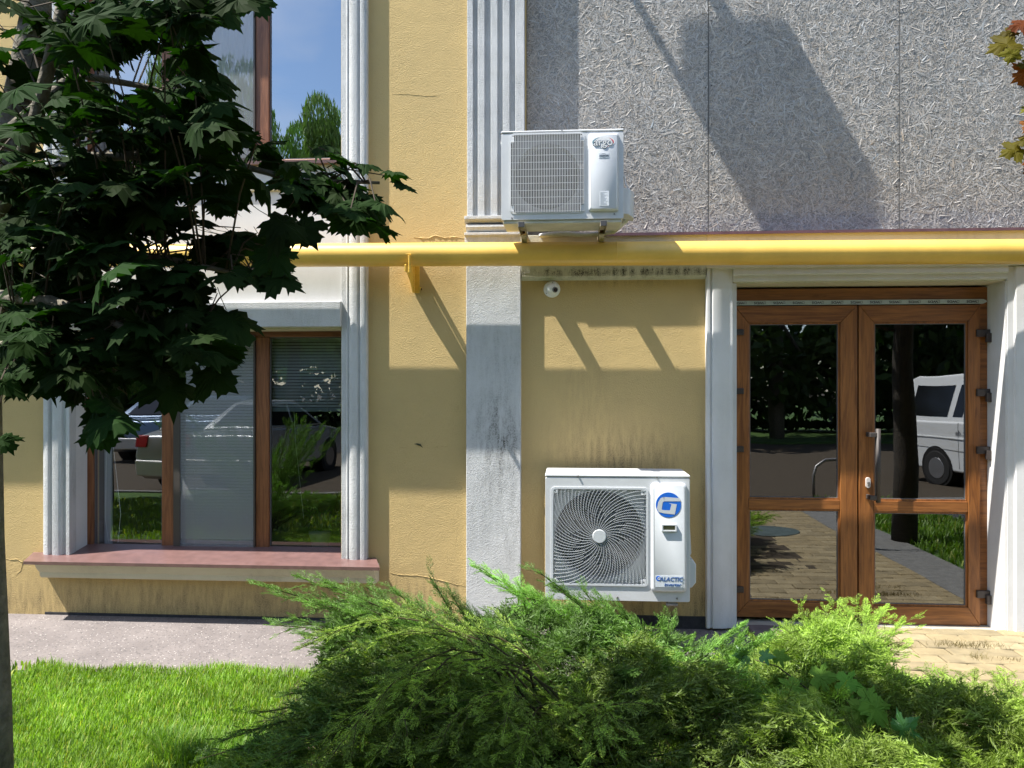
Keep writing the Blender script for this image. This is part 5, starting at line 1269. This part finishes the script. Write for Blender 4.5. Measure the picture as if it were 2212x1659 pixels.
b2, k = bush('juniper_bush', 'mid green juniper in front of the white pilaster and the lower air conditioner', rootB, B_tips, (.9, 1, .85), 32, 1.5, 'juniper bushes', surf='B'); tot += k
# C: yellow-green juniper before the door
rootC = (1.15, -1.8, .02)
C_tips = tips((1950, 1340, 4.1, .16, .24, 1.6, .35), (1905, 1315, 4.15, .15, .26, 1.6, .3), (1870, 1298, 4.2, .13, .3, 1.55, .3), (1820, 1300, 4.2, .12, .34, 1.4, .3), (1760, 1325, 4.2, .1, .36, 1.3, .3), (1700, 1350, 4.2, .08, .36, 1.2, .3), (1640, 1385, 4.15, .06, .36, 1.1, .3), (1560, 1400, 4.1, .04, .36, 1.1, .3),
              (1750, 1385, 4.0, .1, .4, 1.6, .3), (1800, 1385, 4.0, .1, .4, 1.6, .3), (1850, 1400, 3.95, .1, .4, 1.6, .3), (1880, 1430, 3.9, .1, .35, 1.4, .3), (1920, 1395, 4.0, .14, .26, .8, .45), (1700, 1420, 3.9, .1, .4, 1.5, .3), (1780, 1440, 3.8, .1, .4, 1.5, .3), (1640, 1450, 3.7, .1, .4, 1.1, .3), (1580, 1470, 3.6, .1, .4, 1, .3))
C_tips += fill(15, 23, rootC, .75, 1.75, -2.9, -1.3, lambda x, y: .36-.12*((x-1.2)/.6)**2-.08*((y+1.9)/.9)**2, tone=1.25)
b3, k = bush('juniper_bush', 'bright yellow-green juniper reaching across the threshold in front of the door', rootC, C_tips, (1.25, 1.12, .75), 33, 1.6, 'juniper bushes', surf='C', stone=1.3, tipcol=(3.2, 2.2, .9, .35)); tot += k
# D: right foreground juniper
rootD = (1.45, -2.55, .02)
D_tips = tips((2010, 1462, 3.7, .1, .3, 1.0, .35), (2060, 1465, 3.6, .12, .3, 1.0, .35), (2105, 1450, 3.55, .14, .3, 1.2, .4), (2150, 1462, 3.5, .14, .26, 1.6, .4), (2180, 1480, 3.4, .14, .3, 1.7, .3), (2220, 1470, 3.4, .12, .3, 1.7, .3), (2205, 1520, 3.2, .1, .36, 1.6, .3), (1950, 1470, 3.6, .1, .36, 1.4, .3), (1900, 1500, 3.4, .1, .4, 1.1, .3),
              (2100, 1540, 3.2, .1, .4, 1.5, .3), (2020, 1530, 3.3, .1, .4, 1.2, .3), (2150, 1600, 3.0, .1, .4, 1.5, .3), (2050, 1600, 3.0, .1, .4, 1.5, .3), (1950, 1590, 3.0, .1, .4, 1.2, .3), (1850, 1600, 2.9, .1, .4, 1.1, .3), (2220, 1650, 2.8, .1, .4, 1.5, .3), (2100, 1650, 2.8, .1, .4, 1.5, .3), (1980, 1640, 2.8, .1, .4, 1.4, .3))
D_tips += fill(17, 24, rootD, .7, 1.8, -3.4, -2.0, lambda x, y: .36-.06*((x-1.45)/.8)**2-.06*((y+2.7)/.8)**2, tone=1.25)
b4, k = bush('juniper_bush', 'yellow-green juniper filling the lower right corner of the photo', rootD, D_tips, (1.2, 1.12, .75), 34, 1.5, 'juniper bushes', surf='D', stone=1.3, tipcol=(3.2, 2.2, .9, .3)); tot += k
# pale hanging shoot tips on the front of bush A/B
E_tips = tips((700, 1655, 2.70, .46, .10, 3.2, .62), (730, 1600, 2.8, .4, .12, 2.4, .6), (835, 1618, 2.72, .46, .08, 3.2, .66), (940, 1600, 2.75, .44, .10, 3.1, .64), (1085, 1590, 2.75, .42, .09, 3.2, .66), (1150, 1600, 2.85, .36, .09, 2.2, .62), (1120, 1655, 2.75, .36, .09, 2.2, .66), (770, 1545, 2.9, .36, .14, 2.0, .6), (860, 1560, 2.9, .36, .14, 1.8, .6), (1300, 1620, 2.8, .34, .1, 1.8, .66), (1330, 1560, 2.85, .3, .14, 1.5, .6),
              (650, 1400, 3.5, .34, .10, 1.3, .6), (690, 1440, 3.5, .34, .10, 1.2, .62), (900, 1460, 3.2, .3, .12, 1.6, .6), (960, 1370, 3.5, .3, .14, 1.5, .6), (820, 1380, 3.4, .3, .14, 1.4, .6))
rootE = (.05, -2.15, .03)
b5, k = bush('juniper_bush', 'juniper with pale yellow hanging shoot tips at the bottom centre of the photo', rootE, E_tips+fill(12, 25, rootE, -.85, 1.0, -2.65, -2.2, lambda x, y: .36-.10*(x/.9)**2, start=.3), (1.1, 1.0, .8), 35, 1.2, 'juniper bushes', surf='E', archk=1.0, tipcol=(4.0, 2.9, 1.5, .55), sl=(.08, .15)); tot += k
# tall juniper beside the photo, mirrored in the right pane of the lower window
rootF = (-3.45, -2.6, .02)
F_tips = [((-3.45+math.cos(a)*rr, -2.6+math.sin(a)*rr, .35+1.0*h), .08, .9, 1.0, .35) for a, rr, h in [(k*2.4, .35+.75*((k*7)%10)/10, ((k*13)%17)/17) for k in range(80)]]
F_tips = [q for q in F_tips if proj(q[0])[0] < -110]
b6, k = bush('juniper_bush', 'taller juniper left of the photo, mirrored in the right pane of the lower window', rootF, F_tips, (.8, .8, .6), 36, .9, 'juniper bushes'); tot += k
print('juniper kites', tot)

# ================================================================== BROAD LEAVES
def fan_leaf(name, half, mat, center=(0, .3), bend=.3, seed=0, petiole=.0, wave=.04, veins=5):
    rg = random.Random(seed)
    out = list(half)+[(-x, y) for x, y in half[::-1] if x > 1e-6]
    out = [(x*(1+rg.uniform(-.06, .06)), y*(1+rg.uniform(-.04, .04))) for x, y in out]
    n = len(out); vs = [(center[0], center[1], 0)]
    def hgt(x, y):
        r2 = (x-center[0])**2+(y-center[1])**2
        return -bend*r2-.12*abs(x)*(.6 if y < .5 else 1)+wave*math.sin(x*9+seed)*math.sin(y*7+seed*2)
    mid = [((x+center[0])/2, (y+center[1])/2) for x, y in out]
    for k, (x, y) in enumerate(mid):
        lobe = math.cos(3*math.atan2(x-center[0], y-center[1]))*.0
        vs.append((x, y, hgt(x, y)+.02))
    for x, y in out: vs.append((x, y, hgt(x, y)))
    fs = [(0, 1+i, 1+(i+1) % n) for i in range(n)]+[(1+i, 1+n+i, 1+n+(i+1) % n, 1+(i+1) % n) for i in range(n)]
    if petiole:
        b = len(vs); w_ = .009
        pt = [(0, 0, 0), (0, -petiole*.5, .04), (0, -petiole, .13)]
        for p in pt: vs += [(-w_, p[1], p[2]), (w_, p[1], p[2]), (0, p[1], p[2]+w_*1.6)]
        for i in range(2):
            for j in range(3): fs.append((b+3*i+j, b+3*i+(j+1) % 3, b+3*i+3+(j+1) % 3, b+3*i+3+j))
    me = bpy.data.meshes.new(name); me.from_pydata(vs, [], fs); me.materials.append(mat)
    return me
maple_half = [(0.0, -.0), (.06, -.01), (.16, -.10), (.36, -.17), (.33, -.07), (.53, -.06), (.48, .03), (.46, .12), (.53, .15), (.67, .19), (.64, .27), (.85, .38), (.70, .43), (.70, .55), (.56, .52), (.47, .56), (.34, .51), (.30, .58), (.31, .64), (.42, .75), (.29, .75), (.20, .86), (.11, .82), (0.0, 1.06)]
mg = leafmat('maple_leaf_green', (.013, .028, .007), .12, (1.6, 3.0, .35), rough=.7, spec=.035)
mr_ = leafmat('maple_leaf_bronze', (.16, .055, .012), .45, (1.5, 1.0, .3), rough=.6, spec=.1)
mo_ = leafmat('maple_leaf_olive', (.12, .11, .012), .45, (1.5, 1.4, .3), rough=.6, spec=.1)
LV = [fan_leaf('leaf', maple_half, mg, seed=k, bend=.14+.14*(k % 4), petiole=.55+.1*(k % 3), wave=.05) for k in range(8)]
LO = [fan_leaf('leaf', maple_half, m_, seed=20+k, bend=.15, petiole=.6, wave=.05) for k, m_ in enumerate((mr_, mo_, mr_))]
def in_poly(u, v, poly):
    c = False; n = len(poly); j = n-1
    for i in range(n):
        xi, yi = poly[i]; xj, yj = poly[j]
        if (yi > v) != (yj > v) and u < (xj-xi)*(v-yi)/(yj-yi)+xi: c = not c
        j = i
    return c
def proj_old(p):
    r = Vector(p)-Vector(CAM); dep = -r.x*sn+r.y*cs
    if dep < .1: return None
    return 1106+F*(r.x*cs+r.y*sn)/dep, 829.5-F*r.z/dep, dep
TL = (-2.045, -2.85, -.02)
T1 = thing('maple_tree', 'dark maple with broad lobed leaves reaching in from the upper left corner', 'tree', TL)
tp = [(TL[0]-.005, TL[1], -.1), (TL[0]-.01, TL[1], .5), (TL[0]-.03, TL[1], 1.1), (TL[0]-.05, TL[1]+.02, 1.6), (TL[0]-.02, TL[1]+.05, 2.2), (TL[0]+.1, TL[1]+.1, 3.0), (TL[0]+.2, TL[1], 4.2), (TL[0]+.3, TL[1], 5.4)]
MB().tube(tp, [.085, .075, .068, .064, .06, .05, .035, .015], 20).build('trunk', M['bark'], T1, smooth=True)
rt = random.Random(99)
region = [(-60, -60), (585, -60), (590, 10), (430, 60), (450, 150), (480, 230), (545, 300), (640, 335), (740, 350), (830, 372), (905, 405), (850, 480), (760, 490), (680, 480), (620, 500), (640, 590), (560, 610), (480, 600), (470, 640), (545, 730), (490, 800), (420, 760), (390, 860), (300, 830), (220, 920), (180, 860), (130, 850), (40, 830), (-60, 880)]
gaps = [((290, 175), (40, 22)), ((700, 455), (16, 14)), ((610, 440), (20, 10)), ((520, 470), (18, 9)), ((560, 370), (26, 9)), ((430, 500), (22, 8)), ((350, 590), (22, 8)), ((420, 330), (20, 10)), ((130, 440), (14, 10)), ((300, 640), (16, 8)), ((240, 170), (28, 14)), ((215, 155), (30, 10)), ((345, 125), (26, 26)), ((330, 175), (40, 14)), ((170, 320), (30, 18)), ((235, 320), (28, 16)), ((40, 120), (14, 18)), ((350, 300), (14, 8)), ((50, 385), (26, 24)), ((300, 345), (18, 8)), ((10, 20), (12, 10))]
def gap(u, v): return any(((u-c[0])/(r_[0]+8))**2+((v-c[1])/(r_[1]+8))**2 < 1 for c, r_ in gaps)
boughs = [[P(20, 420, 2.7), P(180, 340, 2.6), P(420, 330, 2.6), P(640, 390, 2.6), P(820, 395, 2.6)],
          [P(10, 560, 2.7), P(160, 530, 2.5), P(360, 560, 2.4), P(560, 600, 2.35)],
          [P(60, 330, 2.7), P(110, 120, 2.6), P(240, -20, 2.6), P(420, -60, 2.6)],
          [P(0, 300, 2.7), P(160, 160, 2.8), P(330, 190, 2.9), P(470, 260, 2.9)],
          [P(0, 640, 2.6), P(110, 650, 2.3), P(300, 720, 2.25), P(440, 780, 2.3)],
          [P(0, 740, 2.5), P(90, 760, 2.3), P(200, 840, 2.2)]]
for k, b_ in enumerate(boughs):
    s0 = Vector((TL[0]-.02, TL[1], b_[0].z-.15)); MB().tube([s0]+b_, [.03]+[.022-.017*i/(len(b_)-1) for i in range(len(b_))], 8).build('branch', M['bark'], T1, smooth=True)
MB().tube([P(28, 400, 2.55), P(80, 250, 2.45), P(125, 60, 2.4), P(150, -80, 2.4)], [.024, .022, .018, .014], 10).build('branch', M['bark'], T1, smooth=True)
leaves = []; twigs = MB()
def leaf_matrix(base, dirv, normal, size):
    d = Vector(dirv).normalized(); n_ = Vector(normal); n_ = (n_-d*n_.dot(d)).normalized(); x_ = d.cross(n_)
    m_ = Matrix((x_, d, n_)).transposed().to_4x4(); return Matrix.Translation(base) @ m_ @ Matrix.Diagonal((size, size, size, 1))
def add_leaf(base, dirv, size, tilt=.45, var=None, flatten=1.0):
    nrm = Vector((rt.gauss(0, tilt), rt.gauss(-.25, tilt), 1.0))
    leaves.append((leaf_matrix(base, dirv, nrm, size), var if var is not None else rt.randrange(8)))
def on_bough():
    b_ = rt.choice(boughs); i = rt.randrange(len(b_)-1); return b_[i].lerp(b_[i+1], rt.random())
cnt = 0
while cnt < 170:
    u, v = rt.uniform(-60, 900), rt.uniform(-60, 930)
    if not in_poly(u, v, region): continue
    if u > 420 and rt.random() < .45: continue
    d = rt.uniform(2.05, 3.0) if u < 600 else rt.uniform(2.3, 2.75)
    e = P(u, v, d)
    near = min((on_bough() for _ in range(40)), key=lambda q: (q-e).length-.25*(1 if q.x < e.x else 0))
    mid = near.lerp(e, .5)+Vector((0, 0, .05)); twigs.tube([near, mid, e], [.0035, .0028, .0018], 5, caps=False)
    dirn = (e-near).normalized()
    for k in range(rt.randint(4, 6)):
        q = 1-k*.16 if k else 1.0
        p = near.lerp(e, max(.2, q))+Vector((0, 0, .05*4*q*(1-q)*.5))
        side = 1 if k % 2 else -1
        dd = dirn*.5+Vector((.45+rt.gauss(0, .35), side*.6+rt.gauss(0, .3), -.42+rt.gauss(0, .22)))
        if k == 0: dd = dirn*.6+Vector((.6, rt.gauss(0, .25), -.45+rt.gauss(0, .15)))
        dd.normalize(); s = rt.uniform(.078, .128)
        base = p+dd*s*.7+Vector((0, 0, -.01))
        c = base+dd*s*.5; pj = proj(c)
        if pj and (-80 < pj[0] < 2300) and (not in_poly(pj[0], pj[1], region) or (gap(pj[0], pj[1]) and rt.random() < .97)): continue
        add_leaf(base, dd, s)
    cnt += 1
# leaves at the outer tips, where the outline shows
for (u, v, d, s, dx, dy, dz) in ((705, 315, 2.6, .085, .9, -.3, -.10), (745, 345, 2.55, .10, .85, .3, -.35), (795, 355, 2.6, .085, .95, .1, -.08), (855, 372, 2.6, .09, .95, .1, -.04), (875, 400, 2.6, .085, .85, 0, -.42), (800, 425, 2.55, .11, .8, -.2, -.5), (825, 490, 2.45, .115, .9, -.1, -.28), (770, 480, 2.5, .10, .7, 0, -.7),
        (735, 455, 2.5, .11, .75, -.2, -.55), (690, 430, 2.6, .10, .8, .2, -.4), (640, 380, 2.6, .11, .85, 0, -.45), (660, 500, 2.4, .11, .6, -.2, -.75), (600, 560, 2.3, .11, .6, 0, -.7), (615, 605, 2.3, .11, .9, 0, -.4), (560, 600, 2.3, .12, .7, 0, -.6),
        (505, 700, 2.25, .135, .5, -.3, -.7), (460, 690, 2.3, .12, .5, -.2, -.75), (470, 815, 2.25, .115, .75, 0, -.55), (420, 790, 2.3, .10, .7, 0, -.6), (370, 850, 2.25, .12, .3, -.2, -.85), (330, 800, 2.2, .125, .6, -.3, -.6), (250, 905, 2.15, .12, .85, -.2, -.2), (200, 930, 2.15, .10, -.2, -.2, -.9), (225, 940, 2.2, .09, .4, -.2, -.9),
        (430, 120, 2.5, .12, .7, 0, -.6), (480, 180, 2.5, .11, .6, 0, -.75), (450, 210, 2.5, .11, .5, .2, -.8), (420, 40, 2.5, .11, .9, 0, -.3), (560, 10, 2.5, .09, .5, 0, -.8), (350, 230, 2.5, .11, .9, .2, -.15), (470, 30, 2.5, .10, .9, 0, -.4), (10, 955, 2.4, .07, .7, -.2, -.6)):
    add_leaf(P(u, v, d)-Vector((dx, dy, dz)).normalized()*s*.4, (dx, dy, dz), s, .35)
    nb = min((on_bough() for _ in range(60)), key=lambda q: (q-P(u, v, d)).length)
    a_ = P(u, v, d)-Vector((dx, dy, dz)).normalized()*s*.9
    twigs.tube([nb, nb.lerp(a_, .5)+Vector((0, 0, .03)), a_], [.0035, .0025, .0016], 5, caps=False)
# crown above the frame: unseen leaf clumps added where they shade the bushes
def crown_leaves(cx_, cy_, cz_, rx, ry, rz, n, sz=.11):
    out = []
    for _ in range(n):
        while True:
            a, b_, c = rt.uniform(-1, 1), rt.uniform(-1, 1), rt.uniform(-1, 1)
            if a*a+b_*b_+c*c < 1: break
        p = Vector((cx_+a*rx, cy_+b_*ry, cz_+c*rz))
        pj = proj(p)
        if pj and pj[2] > .3 and -120 < pj[0] < 2330 and pj[1] > -60: continue
        dd = Vector((rt.gauss(0, 1), rt.gauss(0, 1), -.4)).normalized()
        out.append((leaf_matrix(p, dd, (rt.gauss(0, .4), rt.gauss(0, .4), 1), sz*rt.uniform(.8, 1.25)), rt.randrange(8)))
    return out
shade = crown_leaves(-3.1, -3.1, 3.45, .7, .4, .45, 120)+crown_leaves(-.94, -2.95, 3.9, .75, .40, .5, 190)
nearl = sorted(leaves, key=lambda q: (lambda pj: -(q[0].to_scale().x/pj[2]) if pj and -60 < pj[0] < 1000 and -60 < pj[1] < 1100 else 0)(proj(q[0].translation)))
MI = Matrix.Translation(-Vector(TL))
for m_, k in nearl[:300]:
    o = bpy.data.objects.new('leaf', LV[k]); COL.objects.link(o); o.parent = T1; o.matrix_local = MI @ m_
def join_leaves(lst, src, name, mats, parent):
    VV, FF, n = [], [], 0
    vs_ = [(np.array([v.co for v in me.vertices]), [tuple(p.vertices) for p in me.polygons]) for me in src]
    V = []; Fq = []
    for m_, k in lst:
        a = np.array(m_); co = vs_[k][0] @ a[:3, :3].T + a[:3, 3]; V.append(co)
        for f in vs_[k][1]: Fq.append(tuple(i+n for i in (f if len(f) == 4 else (f[0], f[1], f[2], f[2]))))
        n += len(co)
    me = bpy.data.meshes.new(name); Fq = [f if f[2] != f[3] else f[:3] for f in Fq]
    me.from_pydata(np.concatenate(V).tolist(), [], Fq)
    return link(name, me, mats, parent, kind='stuff')
join_leaves(nearl[300:]+shade, LV, 'leaves', mg, T1)
twigs.build('twigs', M['twig'], T1, kind='stuff')
# third maple, left of the photo: its trunk is mirrored in the middle pane and its shade lies on the lawn there
TQ = (-6.5, -4.7, -.02)
T3 = thing('maple_tree', 'third maple left of the photo, its trunk mirrored in the lower window middle pane', 'tree', TQ)
MB().tube([(TQ[0], TQ[1], -.1), (TQ[0]+.02, TQ[1], 1), (TQ[0]-.03, TQ[1], 2.2), (TQ[0]+.05, TQ[1], 3.4), (TQ[0]+.1, TQ[1], 4.2)], [.12, .10, .09, .06, .03], 16).build('trunk', M['bark'], T3, smooth=True)
join_leaves(crown_leaves(TQ[0], TQ[1]+.1, 3.0, 2.0, 1.6, .95, 850, .17), LV, 'leaves', mg, T3)
# right maple: trunk beside the path, bronze young leaves at the right edge
TR = (3.52, -2.65, -.02)
T2 = thing('maple_tree', 'second maple with bronze and olive young leaves showing at the right edge', 'tree', TR)
MB().tube([(TR[0], TR[1], -.1), (TR[0]+.02, TR[1], .8), (TR[0]-.02, TR[1]+.02, 1.7), (TR[0]+.03, TR[1], 2.6), (TR[0], TR[1], 4)], [.13, .115, .105, .09, .05], 20).build('trunk', simple('dark_bark', (.045, .038, .03), .9, noise=.5, nscale=22, bump=.9, bscale=45, bdist=.01), T2, smooth=True)
tw = [[Vector((TR[0], TR[1], 2.6)), P(2330, 60, 2.75), P(2225, 105, 2.7), P(2165, 112, 2.7)], [Vector((TR[0], TR[1], 2.4)), P(2330, 150, 2.75), P(2240, 170, 2.7), P(2205, 190, 2.7)], [Vector((TR[0], TR[1], 2.2)), P(2330, 280, 2.75), P(2240, 285, 2.7), P(2190, 300, 2.7)]]
for q in tw: MB().tube(q, [.02, .006, .004, .002], 6).build('branch', M['twig'], T2, smooth=True)
MI2 = Matrix.Translation(-Vector(TR))
for (u, v, d, s, dx, dy, dz, k) in ((2194, 88, 2.7, .095, -.92, .1, -.30, 1), (2196, 66, 2.72, .055, -.9, .3, -.05, 1), (2222, 48, 2.7, .07, -.9, .1, -.2, 0), (2188, 108, 2.68, .05, -.3, 0, -.9, 1), (2236, 150, 2.7, .085, -.85, 0, -.45, 0), (2236, 140, 2.7, .06, -.9, .1, .1, 1), (2240, 225, 2.7, .06, -.8, 0, -.35, 1), (2242, 262, 2.68, .06, -.7, 0, -.5, 2), (2205, 318, 2.7, .07, -.9, .1, -.36, 1), (2232, 300, 2.68, .06, -.9, .1, -.2, 1), (2250, 345, 2.7, .07, -.7, .1, -.5, 2), (2260, 20, 2.7, .07, -.8, 0, -.3, 2)):
    b_ = P(u, v, d); m_ = leaf_matrix(b_, (dx, dy, dz), (rt.gauss(-.1, .25), -.75+rt.gauss(0, .25), .6), s)
    o = bpy.data.objects.new('leaf', LO[k]); COL.objects.link(o); o.parent = T2; o.matrix_local = MI2 @ m_
sh2 = crown_leaves(3.7, -2.75, 3.6, 1.5, 1.3, 1.2, 650, .15)+crown_leaves(3.9, -3.3, 2.5, .9, .8, .6, 120, .13)
sh2 += [q for q in crown_leaves(-.35, -3.05, 3.35, .95, .40, .35, 330)]*0
join_leaves(sh2, LV, 'leaves', mg, T2)
# ---------------- vine with broad toothed leaves in the bushes
vine_half = [(0, .10), (.10, -.05), (.24, -.12), (.34, -.04), (.47, .0), (.46, .10), (.56, .16), (.40, .24), (.34, .32), (.50, .36), (.56, .46), (.72, .58), (.56, .58), (.50, .64), (.38, .58), (.24, .54), (.28, .68), (.20, .74), (.18, .86), (.09, .92), (0, 1.14)]
vm = leafmat('vine_leaf', (.12, .24, .03), .3, (1.2, 1.4, .5), rough=.65, spec=.12); vm2 = leafmat('young_vine_leaf', (.07, .17, .04), .35, (1.2, 1.4, .5), rough=.4)
VL = [fan_leaf('leaf', vine_half, vm, seed=50+k, bend=.2, petiole=.4, wave=.03) for k in range(3)]+[fan_leaf('leaf', vine_half, vm2, seed=60, bend=.2, petiole=.4, wave=.03)]
VR = P(1750, 1600, 3.4); VR.z = .02
vt = thing('wild_vine', 'wild vine with broad toothed leaves growing through the junipers in front of the door', 'vine', tuple(VR))
MB().tube([VR, P(1800, 1560, 3.3), P(1760, 1500, 3.35), P(1680, 1440, 3.45), P(1630, 1425, 3.5)], [.004, .004, .003, .003, .002], 6).build('stem', M['twig'], vt, smooth=True)
MB().tube([P(1800, 1560, 3.3), P(1850, 1530, 3.2), P(1890, 1560, 3.15), P(1930, 1595, 3.1)], [.003]*4, 6).build('stem', M['twig'], vt, smooth=True)
for (u, v, d, s, dx, dz, k) in ((1850, 1530, 3.10, .125, -.35, -.5, 0), (1865, 1522, 3.08, .15, .55, -.75, 1), (1845, 1515, 3.15, .12, .9, -.05, 2), (1610, 1425, 3.5, .07, -.7, .1, 3), (1635, 1425, 3.5, .06, .7, .05, 3), (1665, 1425, 3.5, .09, .9, -.05, 2), (1720, 1490, 3.3, .13, -.6, -.2, 1), (1745, 1470, 3.35, .13, .7, .1, 0), (1735, 1500, 3.25, .13, .3, -.6, 2), (1800, 1480, 3.3, .13, .8, -.1, 1), (1790, 1575, 3.04, .10, .5, -.5, 0), (1925, 1590, 2.96, .09, .4, .5, 3)):
    b_ = P(u, v, d); m_ = leaf_matrix(b_+Vector((0, -.06, .04)), (dx, -.25, dz), (rt.gauss(0, .15), -.75, .7), s*(.78 if k < 3 else 1))
    o = bpy.data.objects.new('leaf', VL[k]); COL.objects.link(o); o.parent = vt; o.matrix_local = Matrix.Translation(-VR) @ m_
